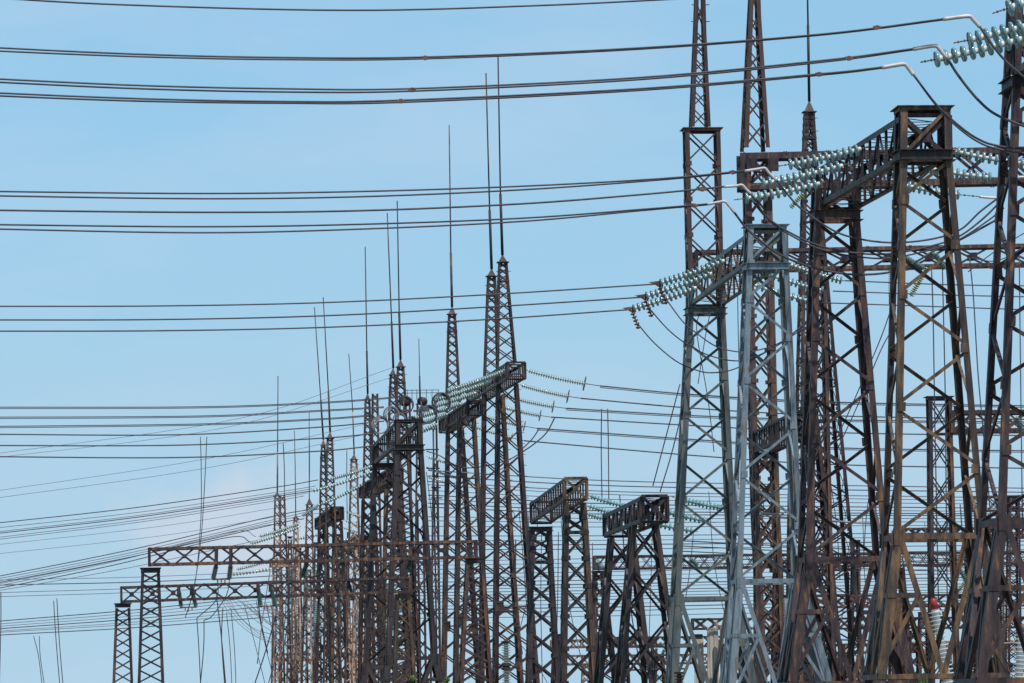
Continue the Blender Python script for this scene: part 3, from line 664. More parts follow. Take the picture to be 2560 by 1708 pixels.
mast('mast with its cone just above the coiled wires, left one of the close pair', 318, [(937, 975, 990), (978, 973, 993), (1260, 966, 1010)], 0.5, [3, 10], 5, 2.6, M['brown'], cone=(983, 920), rods=((979, 805, 2.8), (968, 533, 1.6)), horiz=(0,))
mast('slim mast left of the coiled wires with a long lattice shaft', 325, [(1000, 912, 926), (1040, 911, 928), (1708, 898, 940)], 0.5, [3, 24], 4.5, 2.4, M['brown'], cone=(919, 984), rods=((917, 878, 2.6), (913, 617, 1.5)), horiz=(0,))
mast('plain lattice pole without rod just right of the slim mast', 327, [(984, 930, 946), (1708, 922, 962)], 0.5, [26], 4.5, 2.4, M['brown'])
mast('right one of the close pair of masts left of the black gantry', 345, [(1096, 817, 833), (1126, 816, 834), (1708, 808, 856)], 0.5, [3, 22], 4.2, 2.3, M['brown'], cone=(825, 1081), rods=((821, 978, 2.6), (808, 743, 1.4)), horiz=(0,))
mast('left one of the close pair of masts left of the black gantry', 362, [(1113, 803, 814), (1144, 801, 816), (1708, 792, 832)], 0.5, [3, 22], 4.2, 2.3, M['brown'], cone=(808, 1099), rods=((802, 1000, 2.4), (786, 768, 1.3)), horiz=(0,))
mast('small orange-lit mast between the close pair and the black gantry', 352, [(1149, 877, 893), (1174, 876, 895), (1708, 862, 912)], 0.5, [2, 18], 4.2, 2.2, M['far'], cone=(885, 1136), rods=((882, 1030, 1.9), (872, 885, 1.2)), horiz=(0,))
mast('far left mast with a single tall rod', 390, [(1240, 686, 700), (1708, 678, 714)], 0.5, [16], 4, 2.2, M['far'], cone=(693, 1230), rods=((694, 1130, 2.0), (695, 940, 1.3)))
mast('bare lattice pole with a flat top beside the far left mast', 400, [(1238, 699, 713), (1708, 699, 732)], 0.5, [16], 4, 2.2, M['brown'])
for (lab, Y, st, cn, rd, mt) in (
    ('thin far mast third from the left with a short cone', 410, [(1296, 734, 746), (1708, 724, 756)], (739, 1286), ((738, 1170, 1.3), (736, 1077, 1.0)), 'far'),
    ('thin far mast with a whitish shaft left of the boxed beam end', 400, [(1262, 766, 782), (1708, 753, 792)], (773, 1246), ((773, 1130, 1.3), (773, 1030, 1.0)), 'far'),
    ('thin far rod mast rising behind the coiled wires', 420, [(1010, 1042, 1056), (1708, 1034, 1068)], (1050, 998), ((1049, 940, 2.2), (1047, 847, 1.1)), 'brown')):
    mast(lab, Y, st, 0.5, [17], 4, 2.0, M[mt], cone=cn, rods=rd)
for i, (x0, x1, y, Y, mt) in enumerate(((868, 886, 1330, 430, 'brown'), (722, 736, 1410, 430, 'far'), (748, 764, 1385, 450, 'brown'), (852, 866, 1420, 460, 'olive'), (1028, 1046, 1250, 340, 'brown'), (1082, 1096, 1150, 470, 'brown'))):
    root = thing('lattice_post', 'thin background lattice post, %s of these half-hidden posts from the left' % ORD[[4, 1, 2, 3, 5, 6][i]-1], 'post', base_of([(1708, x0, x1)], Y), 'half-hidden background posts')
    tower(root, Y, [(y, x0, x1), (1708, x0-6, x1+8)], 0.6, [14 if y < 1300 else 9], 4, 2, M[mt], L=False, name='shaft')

rq = random.Random(3)
for i in range(12):
    x0 = 694+i*24+rq.uniform(-8, 8); y = rq.uniform(1330, 1500); wq = rq.uniform(10, 15)
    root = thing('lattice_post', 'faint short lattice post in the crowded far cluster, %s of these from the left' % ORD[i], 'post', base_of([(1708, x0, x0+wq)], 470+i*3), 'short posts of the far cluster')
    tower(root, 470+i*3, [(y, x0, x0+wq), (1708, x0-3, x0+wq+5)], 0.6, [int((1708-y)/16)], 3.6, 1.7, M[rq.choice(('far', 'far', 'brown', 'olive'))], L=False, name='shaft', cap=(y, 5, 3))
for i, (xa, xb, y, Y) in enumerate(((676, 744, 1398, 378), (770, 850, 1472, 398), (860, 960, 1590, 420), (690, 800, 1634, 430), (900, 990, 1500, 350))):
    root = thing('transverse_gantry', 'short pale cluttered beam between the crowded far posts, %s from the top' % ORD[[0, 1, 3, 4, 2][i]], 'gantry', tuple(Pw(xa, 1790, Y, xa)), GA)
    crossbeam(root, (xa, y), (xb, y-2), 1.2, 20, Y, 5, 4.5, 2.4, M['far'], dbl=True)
    for xx in (xa+6, xb-6):
        pz = Pw(xx, y+20, Y, xa); pm = MB(); pm.bar(pz, Vector((pz.x, pz.y, 0)), 0.14, 0.14, EV); pm.build('post', M['far'], root)
GQ = 'low background posts behind the right-hand feet'
for i, (x0, x1, y, Y, mt) in enumerate(((1384, 1402, 1585, 330, 'brown'), (1612, 1634, 1600, 335, 'brown'), (1640, 1660, 1640, 300, 'brown'), (1838, 1858, 1560, 310, 'red'), (1936, 1956, 1400, 300, 'brown'), (2016, 2040, 1440, 290, 'red'), (2132, 2150, 1350, 300, 'brown'), (2186, 2208, 1500, 285, 'red'),
        (2248, 2266, 1560, 300, 'brown'), (2300, 2322, 1530, 320, 'red'), (2418, 2442, 1380, 270, 'brown'), (2486, 2508, 1300, 280, 'red'), (2524, 2550, 1240, 260, 'brown'), (1880, 1900, 1620, 330, 'far'), (2100, 2118, 1610, 330, 'far'), (2360, 2378, 1620, 330, 'far'))):
    root = thing('lattice_post', 'low thin background post behind the right-hand feet, %s of this row' % ORD[i], 'post', base_of([(1708, x0, x1)], Y), GQ)
    tower(root, Y, [(y, x0, x1), (1708, x0-4, x1+6)], 0.8, [max(3, int((1708-y)/24))], 5.5, 2.6, M[mt], L=False, name='shaft', cap=(y, 5, 3))
for i, (xa, xb, y, hp, Y, n, mt) in enumerate(((1840, 2300, 1612, 26, 331, 20, 'brown'), (2260, 2700, 1604, 26, 334, 18, 'far'), (2240, 2700, 1320, 30, 290, 14, 'brown'), (2430, 2700, 1240, 40, 262, 7, 'red'), (1380, 1640, 1600, 22, 336, 12, 'far'), (2380, 2700, 1660, 24, 300, 12, 'brown'), (1930, 2150, 1405, 26, 301, 10, 'brown'))):
    root = thing('transverse_gantry', ('rusty lattice beam low between the right-hand feet', 'pale lattice beam low at the far right', 'brown lattice beam above the red one at the far right', 'reddish deep beam at the right edge beside the thick tower', 'pale beam low behind the rusty slatted gantry', 'brown lattice beam at the bottom right corner', 'thin brown beam between the grey and the brown gantry')[i], 'gantry', tuple(Pw(xa, 1790, Y, xa)), GA)
    crossbeam(root, (xa, y), (xb, y-5), 0.8, hp, Y, n, 5.5, 2.6, M[mt], dbl=i < 3)
    for xx in (xa+8, xb-30):
        pz = Pw(xx, y+hp, Y, xa); pm = MB(); pm.bar(pz, Vector((pz.x, pz.y, 0)), 0.16, 0.16, EV); pm.build('post', M[mt], root)

# ================================================================== INSULATOR STRINGS
def S(label, a, b, Y, n, rp, x0=None, **k):
    x0 = a[0] if x0 is None else x0
    pa, pb = Pw(a[0], a[1], Y, x0), Pw(b[0], b[1], Y, x0)
    if 'clamp' in k and k['clamp']: k['clamp'] = [Pw(x, y, Y, x0) for x, y in k['clamp']]
    if 'ring' in k and k['ring']: k['ring'] *= Y/F
    return insulator(label, pa, pb, n, rp*Y/F, **k)
G = 'near glass insulator strings'
# right edge gantry, line side
S('glass insulator string entering at the top right corner, highest of all', (2640, -28), (2480, 34), 98, 5, 18, group=G, fit=(0.05, 0.25), clamp=[(2358, 48), (2395, 43), (2424, 41), (2434, 50), (2450, 68)])
S('glass insulator string from the top right edge, second from the top', (2700, 22), (2383, 108), 99, 13, 18, group=G, fit=(0.03, 0.12), clamp=[(2283, 123), (2315, 117), (2340, 115), (2350, 125), (2368, 146)])
S('glass insulator string from the right edge, third from the top with a white bent clamp', (2680, 58), (2300, 156), 101, 15, 18, group=G, fit=(0.03, 0.10), clamp=[(2205, 169), (2240, 163), (2262, 161), (2272, 172), (2284, 188)])
# brown gantry
S('glass insulator string left of the big brown head, topmost of its three', (2172, 366), (1935, 417), 122, 12, 12.5, group=G, fit=(0.08, 0.16), clamp=[(1862, 428), (1895, 423), (1912, 421), (1922, 432), (1942, 452)])
S('glass insulator string left of the big brown head, middle of its three', (2126, 408), (1858, 466), 125, 13, 12, group=G, fit=(0.07, 0.18), clamp=[(1810, 467), (1840, 465), (1855, 463), (1866, 474), (1878, 485)])
S('glass insulator string left of the big brown head, lowest of its three', (2066, 454), (1834, 500), 128, 12, 12, group=G, fit=(0.07, 0.13), clamp=[(1768, 511), (1795, 506), (1812, 504), (1822, 514), (1836, 532)])
S('glass insulator string right of the big brown head, topmost of its three', (2378, 376), (2590, 412), 120, 12, 12, group=G, fit=(0.02, 0.08))
S('glass insulator string right of the big brown head, middle of its three', (2292, 414), (2502, 446), 124, 11, 12, group=G, fit=(0.04, 0.12), clamp=[(2536, 448), (2552, 443), (2580, 445)])
S('glass insulator string right of the big brown head, lowest of its three', (2256, 462), (2450, 492), 128, 10, 11.5, group=G, fit=(0.03, 0.27), clamp=[(2448, 492), (2470, 494), (2494, 495)])
# grey gantry
for i, (a, b) in enumerate((((1822, 646), (1646, 709)), ((1792, 678), (1610, 742)), ((1752, 714), (1578, 773)))):
    S('greenish glass string with a hanging yoke left of the grey gantry, %s of three' % ('topmost', 'middle', 'lowest')[i], a, b, 153+i*4, 14, 9.5, group=G, gm='glassdark', fit=(0.06, 0.03), horn=True)
for i, (a, b) in enumerate((((1972, 660), (2112, 703)), ((1914, 683), (2066, 728)), ((1868, 706), (2044, 757)))):
    S('greenish glass string running right behind the grey head, %s of three' % ('topmost', 'middle', 'lowest')[i], a, b, 152+i*4, 13, 9, group=G, gm='glassdark', fit=(0.03, 0.06))
# black trestle
for i, (a, b, n) in enumerate((((1672, 1240), (1846, 1276), 13), ((1660, 1277), (1790, 1307), 10), ((1640, 1309), (1745, 1329), 8))):
    S('turquoise glass string right of the black box beam, %s of three' % ('topmost', 'middle', 'lowest')[i], a, b, 176+i*4, n, 8.2, group=G, gm='glassteal', fit=(0.05 if i else 0.25, 0.08 if i < 1 else .14), k=12)
for i, (a, b, n) in enumerate((((1470, 1238), (1572, 1268), 12), ((1468, 1264), (1545, 1286), 10), ((1446, 1276), (1520, 1300), 10))):
    S('pale green glass string right of the rusty slatted beam, %s of three' % ('topmost', 'middle', 'lowest')[i], a, b, 206+i*5, n, 6.6, group='middle glass insulator strings', gm='glassteal', fit=(0.04, 0.05), k=10)
# central double strings
GD = 'long pale green insulator strings'
left = (((1268, 925), (1112, 980), 245), ((1232, 952), (1078, 1004), 251), ((1194, 981), (1052, 1025), 258), ((1156, 1008), (1020, 1050), 273), ((1122, 1034), (1000, 1075), 280), ((1096, 1060), (1034, 1086), 288))
for i, (a, b, Y) in enumerate(left):
    S('long pale green string left of the tall central gantries, %s from the top' % ORD[i], a, b, Y, 24 if i < 5 else 10, 5.6, group=GD, gm='glassgreen', fit=(0.03, 0.05), k=8, double=0.24, sag=0.012)
right = (((1316, 925), (1500, 965), 244), ((1300, 962), (1452, 996), 251), ((1262, 990), (1415, 1021), 258), ((1246, 1015), (1378, 1043), 266), ((1194, 1036), (1342, 1071), 273), ((1158, 1056), (1310, 1102), 282))
for i, (a, b, Y) in enumerate(right):
    S('pale green string with a grading ring right of the central gantries, %s from top' % ORD[i], a, b, Y, 24, 5.4-0.1*i, group=GD, gm='glassgreen', fit=(0.02, 0.20), k=8, ring=18-1.2*i, sag=0.02)
more = (((934, 1164), (822, 1199), 312), ((934, 1178), (776, 1229), 318), ((936, 1196), (800, 1262), 326), ((800, 1260), (755, 1290), 345), ((750, 1308), (646, 1342), 350), ((752, 1316), (624, 1360), 356), ((700, 1392), (590, 1424), 400), ((742, 1408), (566, 1438), 410),
        ((1000, 1320), (915, 1372), 380), ((876, 1382), (800, 1420), 400))
for i, (a, b, Y) in enumerate(more):
    S('far pale green string left of the black gantry, %s from the top' % ORD[i], a, b, Y, 20 if a[0]-b[0] > 90 else 12, 4.0, group=GD, gm='glassgreen', fit=(0.03, 0.05), k=7, double=0.25, sag=0.02)
more = (((1066, 1141), (1150, 1165), 300, 16), ((1066, 1170), (1150, 1196), 306, 16), ((1068, 1191), (1120, 1207), 312, 10), ((862, 1278), (930, 1300), 350, 12), ((860, 1300), (925, 1322), 356, 12), ((856, 1318), (912, 1334), 362, 10))
for i, (a, b, Y, n) in enumerate(more):
    S('far pale green string right of %s, %s' % (('the black gantry', 'the small far boxed beam')[i//3], ('topmost', 'middle', 'lowest')[i % 3]), a, b, Y, n, 4.4 if i < 3 else 3.4, group=GD, gm='glassgreen', fit=(0.05, 0.06), k=7, sag=0.02)
# hanging strings under the long left beams
GH = 'hanging insulator strings under the left beams'
for i, (xt, yt, xb, yb, Y, r) in enumerate(((541, 1406, 533, 1448, 200, 6), (577, 1405, 573, 1448, 200, 6), (768, 1398, 756, 1443, 201, 6), (804, 1396, 794, 1442, 201, 6), (1026, 1390, 1018, 1432, 202, 6),
        (447, 1472, 453, 1518, 225, 5.2), (479, 1470, 490, 1517, 225, 5.2), (645, 1464, 652, 1515, 225, 5.2), (676, 1464, 688, 1514, 225, 5.2), (840, 1456, 848, 1500, 226, 5.2), (872, 1455, 883, 1498, 226, 5.2))):
    j = i if i < 5 else i-5
    S('grey green insulator hanging from the %s left beam, %s from the left' % ('upper' if i < 5 else 'lower', ORD[j]), (xt, yt+(6 if i < 5 else 2)), (xb, yb), Y, 18, r*1.05, group=GH, gm='glassgrey', fit=(0.1, 0.03), k=10, sag=0)
for i, (x, yt_, yb_, Y, rt) in enumerate(((541, 1372, 1412, 200, l1), (577, 1371, 1412, 200, l1), (768, 1366, 1404, 201, l1), (804, 1366, 1404, 201, l1), (1026, 1360, 1396, 202, l1), (447, 1468, 1482, 225, l2), (479, 1467, 1482, 225, l2), (645, 1460, 1474, 225, l2), (676, 1460, 1474, 225, l2), (840, 1453, 1466, 226, l2), (872, 1452, 1465, 226, l2))):
    hb = MB(); a_, b_ = Pw(x, yt_, Y, x), Pw(x-1, yb_, Y, x); b_ = b_-Vector((0, 0, 0.12)); hb.bar(a_-DV*0.12, b_-DV*0.06, 0.17, 0.2, EV); hb.build('hanger', M['brown'], rt)
for i, (x0, x1, y, Y) in enumerate(((533, 573, 1448, 200), (756, 794, 1442, 201), (453, 490, 1518, 225), (652, 688, 1515, 225), (848, 883, 1499, 226))):
    b = MB(); p, q = Pw(x0-3, y+1, Y, x0), Pw(x1+3, y, Y, x0); b.bar(p, q, 0.07, 0.05, Vector((0, 0, 1)))
    for t in (0.3, 0.5, 0.7): c = p.lerp(q, t); b.bar(c, c-Vector((0, 0, 0.16)), 0.06, 0.04, EV)
    tag(b.build('yoke_bar', M['fit'], None, tuple(p)), 'rusty bar under the %s left beam joining the %s hanging pair from the left' % ('upper' if i < 2 else 'lower', ORD[i if i < 2 else i-2]), 'yoke bar', 'yoke bars')
# hanging on the right
GR = 'slanted hanging insulators on the right'
for i, (lab, a, b, Y, n, r, gm) in enumerate((
    ('teal insulator slanting down right just inside the big brown post, left one', (2256, 640), (2310, 672), 203, 9, 7.5, 'glassgrey'),
    ('teal insulator slanting steeply beside it under a dark bracket', (2334, 630), (2364, 674), 203, 8, 7.5, 'glassgrey'),
    ('yellow green insulator slanting down left below the long beam', (2322, 662), (2276, 742), 206, 15, 6.5, 'glassyellow'),
    ('yellow green insulator hanging straight beside the big brown post', (2228, 668), (2227, 744), 206, 15, 6, 'glassyellow'),
    ('short yellow green insulator slanting behind the lowest glass string', (2012, 480), (1976, 520), 236, 9, 6, 'glassyellow'),
    ('teal insulator hanging at the right edge beside the small brown post', (2540, 1040), (2556, 1082), 214, 7, 7, 'glassgrey'),
    ('teal insulator at the left end of the red lattice beam', (1490, 1404), (1502, 1426), 252, 6, 6, 'glassgrey'),
    ('teal insulator in the red lattice beam beside the grey post', (1724, 1396), (1745, 1414), 252, 5, 6, 'glassgrey'),
    ('teal insulator slanting low on the right behind the splayed feet', (2396, 1418), (2424, 1466), 250, 9, 6, 'glassgrey'),
    ('yellow green insulator slanting left below the red beam on the right', (2416, 1450), (2392, 1484), 252, 8, 5.5, 'glassyellow'),
    ('teal insulator in the double crossed beam behind the brown feet', (2110, 1498), (2128, 1522), 278, 6, 5, 'glassgrey'),
    ('teal insulator slanting by the lowest beam on the right', (2150, 1560), (2180, 1580), 300, 7, 4.5, 'glassgrey'),
    ('green insulator slanting by the thin beam behind the trestles', (1646, 1606), (1672, 1626), 318, 7, 4.5, 'glassgrey'),
    ('green insulator hanging below the thin beam behind the trestles', (1642, 1618), (1636, 1652), 318, 8, 4, 'glassgrey'),
    ('green insulator of the lower pair beside the grey post foot', (1662, 1622), (1650, 1650), 318, 8, 4, 'glassgrey'))):
    S(lab, a, b, Y, n, r, group=GR, gm=gm, fit=(0.08, 0.04), k=10, sag=0)

for i, (a, b, Y, n) in enumerate((((792, 1496), (786, 1560), 372, 12), ((803, 1492), (801, 1600), 374, 18), ((1004, 1480), (1002, 1530), 300, 9), ((768, 1420), (762, 1472), 380, 10))):
    S('pale string hanging upright among the far posts, %s' % ('leftmost of the low pair', 'longest', 'rightmost, beside the golden post', 'small one just above the lower beam')[i], a, b, Y, n, 4.2, group='upright strings among the far posts', gm='glassgreen', fit=(0.04, 0.04), k=8, sag=0, double=0.12 if i < 2 else 0)
for i, (a, b, Y) in enumerate((((880, 1452), (760, 1476), 420), ((800, 1478), (640, 1520), 425), ((930, 1340), (830, 1352), 430), ((820, 1330), (700, 1352), 435))):
    S('long pale string in the crowd behind the two left beams, %s from the right' % ORD[[1, 3, 0, 2][i]], a, b, Y, 16, 3.6, group=GD, gm='glassgreen', fit=(0.05, 0.12), k=7, sag=0.03, double=0.25)

# ================================================================== LINE CONDUCTORS
GW = ['twin conductors of the top line', 'twin conductors of the second line', 'single conductors of the third line', 'thin conductors of the fourth line']
def W(label, pp, Y, rp, grp, mat='wire', x0=None, marks=(), **k):
    x0 = pp[-1][0] if x0 is None else x0
    return wire(label, wpts(pp, Y, x0), rp*Y/F, grp, mat, marks=wpts(marks, Y, x0), **k)
W('topmost wire crossing the upper edge of the sky alone', [(-60, -8), (300, 12), (870, 26), (1350, 14), (1800, -8)], 95, 2.3, GW[0])
W('upper wire of the highest pair, with a spacer block', [(-60, 115), (0, 120), (350, 136), (700, 144), (1063, 143), (1600, 120), (2060, 85), (2362, 47)], 98, 2.3, GW[0], marks=[(1063, 145), (2192, 69)])
W('lower wire of the highest pair', [(-60, 123), (0, 128), (350, 142), (700, 149), (1063, 147), (1600, 123), (2060, 87), (2364, 49)], 98.4, 2.3, GW[0])
W('upper wire of the second highest pair', [(-60, 194), (0, 198), (350, 214), (700, 222), (1030, 222), (1600, 194), (2060, 151), (2284, 122)], 99, 2.4, GW[0], marks=[(1030, 225), (2122, 146)])
W('lower wire of the second highest pair', [(-60, 202), (0, 206), (350, 222), (700, 230), (1030, 228), (1600, 199), (2060, 155), (2286, 124)], 99.4, 2.4, GW[0])
W('upper wire of the third highest pair', [(-60, 229), (0, 233), (350, 247), (700, 254), (1002, 251), (1600, 222), (2060, 184), (2206, 168)], 101, 2.4, GW[0], marks=[(1002, 253), (2048, 186)])
W('lower wire of the third highest pair', [(-60, 236), (0, 240), (350, 253), (700, 258), (1002, 256), (1600, 226), (2060, 187), (2208, 170)], 101.4, 2.4, GW[0])
W('topmost wire of the line ending at the brown gantry', [(-60, 477), (0, 479), (500, 484), (900, 479), (1300, 466), (1650, 447), (1864, 427)], 122, 2.2, GW[1], marks=[(1832, 431)])
W('second wire of the line ending at the brown gantry', [(-60, 488), (0, 490), (500, 497), (900, 492), (1300, 475), (1650, 450), (1864, 429)], 122.3, 2.2, GW[1])
W('middle wire of the line ending at the brown gantry', [(-60, 524), (0, 526), (500, 531), (900, 527), (1300, 510), (1600, 487), (1812, 467)], 125, 2.5, GW[1], marks=[(1756, 473)])
W('fourth wire of the line ending at the brown gantry', [(-60, 561), (0, 562), (500, 567), (900, 561), (1300, 546), (1600, 524), (1770, 510)], 128, 2.2, GW[1], marks=[(1735, 514)])
W('lowest wire of the line ending at the brown gantry', [(-60, 571), (0, 573), (500, 582), (900, 573), (1300, 554), (1600, 527), (1770, 512)], 128.3, 2.2, GW[1])
for i, (pp, Y) in enumerate((([(-60, 766), (0, 766), (400, 765), (800, 757), (1200, 738), (1646, 710)], 153), ([(-60, 800), (0, 800), (400, 799), (800, 790), (1200, 769), (1610, 743)], 157), ([(-60, 828), (0, 828), (400, 827), (800, 819), (1200, 800), (1578, 774)], 161))):
    W('thin single wire running left from the grey gantry, %s of three' % ('topmost', 'middle', 'lowest')[i], pp, Y, 1.9, GW[2])
six = (([(-60, 1018), (0, 1018), (500, 1017), (800, 1006), (1000, 992)], 'pale'), ([(-60, 1043), (0, 1043), (500, 1040), (800, 1026), (960, 1017)], 'pale'), ([(-60, 1066), (0, 1066), (500, 1060), (800, 1047), (925, 1038)], 'pale'),
       ([(-60, 1086), (0, 1086), (450, 1087), (800, 1068), (960, 1053)], 'dark'), ([(-60, 1114), (0, 1114), (450, 1113), (800, 1096), (935, 1084)], 'dark'), ([(-60, 1142), (0, 1142), (450, 1144), (800, 1128), (945, 1113)], 'dark'))
for i, (pp, c) in enumerate(six):
    W('%s wire of the six reaching the coiled loops, %s from the top' % (c, ORD[i]), pp, 236+i*5, 1.7 if c == 'dark' else 1.2, GW[3])
    if c == 'pale': W('second strand close below the pale wire %s from top at the coiled loops' % ORD[i], [(x, y+3.5-x*0.001) for x, y in pp], 236.5+i*5, 1.1, GW[3])
# shield wires from the mast heads
GS = 'hair-thin shield wires'
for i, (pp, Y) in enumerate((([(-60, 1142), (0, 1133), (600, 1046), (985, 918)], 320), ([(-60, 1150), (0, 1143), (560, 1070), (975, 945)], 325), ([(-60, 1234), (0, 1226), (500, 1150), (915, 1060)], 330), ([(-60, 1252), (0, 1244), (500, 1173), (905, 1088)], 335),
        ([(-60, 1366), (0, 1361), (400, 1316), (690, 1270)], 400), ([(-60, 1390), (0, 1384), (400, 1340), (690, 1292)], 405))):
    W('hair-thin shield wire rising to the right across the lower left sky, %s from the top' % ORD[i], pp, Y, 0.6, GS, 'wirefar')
# fans of wires on the left
GF = 'fan of wires on the lower left'
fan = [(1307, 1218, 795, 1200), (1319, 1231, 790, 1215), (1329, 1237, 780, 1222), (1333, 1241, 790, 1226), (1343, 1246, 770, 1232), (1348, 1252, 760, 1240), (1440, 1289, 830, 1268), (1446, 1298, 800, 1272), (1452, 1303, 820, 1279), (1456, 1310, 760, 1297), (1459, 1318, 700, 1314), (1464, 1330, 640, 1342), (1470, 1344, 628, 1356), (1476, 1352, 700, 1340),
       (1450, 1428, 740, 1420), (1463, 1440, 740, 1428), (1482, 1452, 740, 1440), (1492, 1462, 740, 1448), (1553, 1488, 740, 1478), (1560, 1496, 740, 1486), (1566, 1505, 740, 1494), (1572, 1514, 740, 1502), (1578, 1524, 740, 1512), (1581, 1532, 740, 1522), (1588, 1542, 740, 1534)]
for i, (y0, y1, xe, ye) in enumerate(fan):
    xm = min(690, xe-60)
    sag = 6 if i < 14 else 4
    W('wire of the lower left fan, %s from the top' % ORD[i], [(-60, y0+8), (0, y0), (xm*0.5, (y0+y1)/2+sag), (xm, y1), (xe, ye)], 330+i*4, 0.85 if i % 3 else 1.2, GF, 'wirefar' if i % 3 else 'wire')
# bus wires behind everything on the right
GB = 'stack of thin bus wires behind the right-hand towers'
rows = [(1300, 1186, 1010, 0), (1310, 1203, 1032, 0)]
for i, (pp, Y) in enumerate((([(1500, 965), (1750, 988), (2100, 1006), (2640, 1016)], 244), ([(1452, 996), (1750, 1022), (2100, 1040), (2640, 1050)], 251), ([(1415, 1021), (1750, 1040), (2100, 1050), (2640, 1056)], 258),
        ([(1378, 1043), (1750, 1065), (2100, 1082), (2640, 1090)], 266), ([(1342, 1071), (1750, 1100), (2100, 1120), (2640, 1128)], 273), ([(1310, 1102), (1750, 1140), (2100, 1162), (2640, 1172)], 282))):
    W('twin wire running right from the grading rings, %s from the top' % ORD[i], pp, Y, 1.7, 'wires running right from the grading rings', x0=pp[0][0])
    if i in (0, 2, 4): W('second wire close under the twin wire %s from the top at the grading rings' % ORD[i], [(x, y+4) for x, y in pp], Y+.4, 1.1, 'wires running right from the grading rings', x0=pp[0][0])
random.seed(11)
ys = [(1186, 1222), (1200, 1232), (1214, 1246), (1222, 1254), (1236, 1262), (1248, 1272), (1258, 1280), (1268, 1286), (1278, 1290), (1292, 1296), (1302, 1304), (1316, 1312), (1340, 1330), (1352, 1340), (1362, 1352), (1374, 1362), (1404, 1372), (1414, 1384), (1424, 1396), (1436, 1408), (1446, 1418), (1456, 1430), (1466, 1440), (1474, 1446), (1482, 1456), (1490, 1462), (1498, 1470), (1506, 1476), (1516, 1488), (1524, 1498), (1534, 1506), (1546, 1520)]
for i, (ya, yb) in enumerate(ys):
    x0 = 1070 if i < 16 else 1040
    W('thin bus wire behind the right-hand towers, %s from the top of the stack' % ORD[i], [(x0, ya-10 if i < 9 else ya), (1500, (ya*2+yb)/3+3), (2000, (ya+2*yb)/3+2), (2660, yb)], 290+i*4+random.random()*3, random.choice((0.9, 1.1, 1.4)), GB, random.choice(('wire', 'wirefar')), x0=1800)
for i in range(5):
    W('thin wire sagging behind the right feet, %s from the top' % ORD[i], [(1700, 1352+i*13), (2100, 1372+i*12), (2400, 1388+i*10), (2660, 1376+i*12)], 262+i*3, 1.5, 'sagging wires behind the right feet', x0=1700)
# wires right of the grey gantry's strings
for i, (a, b, c) in enumerate(((702, 712, 712), (728, 738, 740), (757, 768, 774))):
    W('thin single wire running right behind the brown gantry, %s of three' % ('topmost', 'middle', 'lowest')[i], [(2112-30*i, a), (2380, b), (2660, c+4)], 152+4*i, 1.6, 'thin wires right of the grey gantry', x0=1972)
# jumpers
GJ = 'sagging jumper loops'
for lab, pp, Y, r, mt in (
    ('thick jumper cable dropping from the topmost bent clamp to the right edge', [(2450, 68), (2490, 125), (2530, 168), (2600, 225)], 98, 3.4, 'wire'),
    ('thick jumper cable dropping from the second bent clamp past the right tower', [(2368, 146), (2400, 195), (2450, 255), (2500, 292), (2600, 330)], 99, 3.6, 'wire'),
    ('thick jumper cable dropping from the third bent clamp over the brown head', [(2284, 188), (2335, 255), (2380, 300), (2440, 345), (2500, 366), (2620, 378)], 101, 3.0, 'wire'),
    ('second strand of the jumper over the brown head', [(2284, 188), (2335, 257), (2380, 306), (2440, 352), (2500, 374), (2620, 390)], 101.3, 2.6, 'wire'),
    ('long jumper loop sagging from the highest clamp of the brown gantry', [(1942, 452), (1985, 505), (2020, 535), (2090, 580), (2160, 600), (2240, 607), (2330, 598), (2400, 575), (2450, 530), (2500, 492)], 122, 2.6, 'wire'),
    ('long jumper loop sagging from the middle clamp of the brown gantry', [(1878, 485), (1920, 545), (1990, 590), (2060, 618), (2150, 634), (2230, 634), (2330, 615), (2400, 590), (2460, 545), (2500, 505)], 125, 2.6, 'wire'),
    ('long jumper loop sagging lowest, from the lowest clamp of the brown gantry', [(1836, 532), (1870, 575), (1930, 625), (1990, 655), (2060, 676), (2140, 687), (2230, 680), (2290, 655), (2340, 625), (2400, 600), (2500, 545)], 128, 3.0, 'wire'),
    ('second strand of the middle sagging loop', [(1878, 485), (1925, 552), (1990, 596), (2060, 626), (2150, 643), (2230, 645), (2330, 624), (2400, 598), (2470, 552), (2510, 520)], 125.4, 2.2, 'wire'),
    ('thin jumper loop left of the grey gantry, outermost', [(1588, 802), (1630, 852), (1680, 896), (1720, 918), (1770, 932), (1830, 925), (1880, 900), (1950, 860), (2010, 820)], 161, 1.7, 'wire'),
    ('thin jumper loop left of the grey gantry, middle one', [(1622, 770), (1668, 822), (1710, 856), (1765, 886), (1830, 902), (1880, 895), (1950, 860), (2020, 800)], 157, 1.7, 'wire'),
    ('thin jumper loop left of the grey gantry, innermost', [(1658, 738), (1705, 802), (1740, 832), (1790, 866), (1850, 880), (1910, 872), (1970, 845), (2040, 780)], 153, 1.7, 'wire'),
    ('cable slanting down from the fourth grading ring wire', [(1388, 1042), (1366, 1082), (1335, 1110), (1306, 1130)], 266, 1.8, 'wire'),
    ('cable slanting down from the fifth grading ring wire', [(1348, 1072), (1330, 1098), (1306, 1122), (1296, 1132)], 266, 1.6, 'wire'),
    ('drooping cable in the central towers behind the steep cables', [(1303, 1132), (1270, 1150), (1210, 1166), (1150, 1168), (1100, 1140), (1066, 1128)], 268, 1.5, 'wire'),
    ('second drooping cable crossing the central towers', [(1300, 1138), (1255, 1172), (1190, 1194), (1130, 1190), (1066, 1168)], 270, 1.3, 'wire')):
    W(lab, pp, Y, r, GJ, mt, x0=pp[0][0], name='jumper_cable')
rj = random.Random(5)
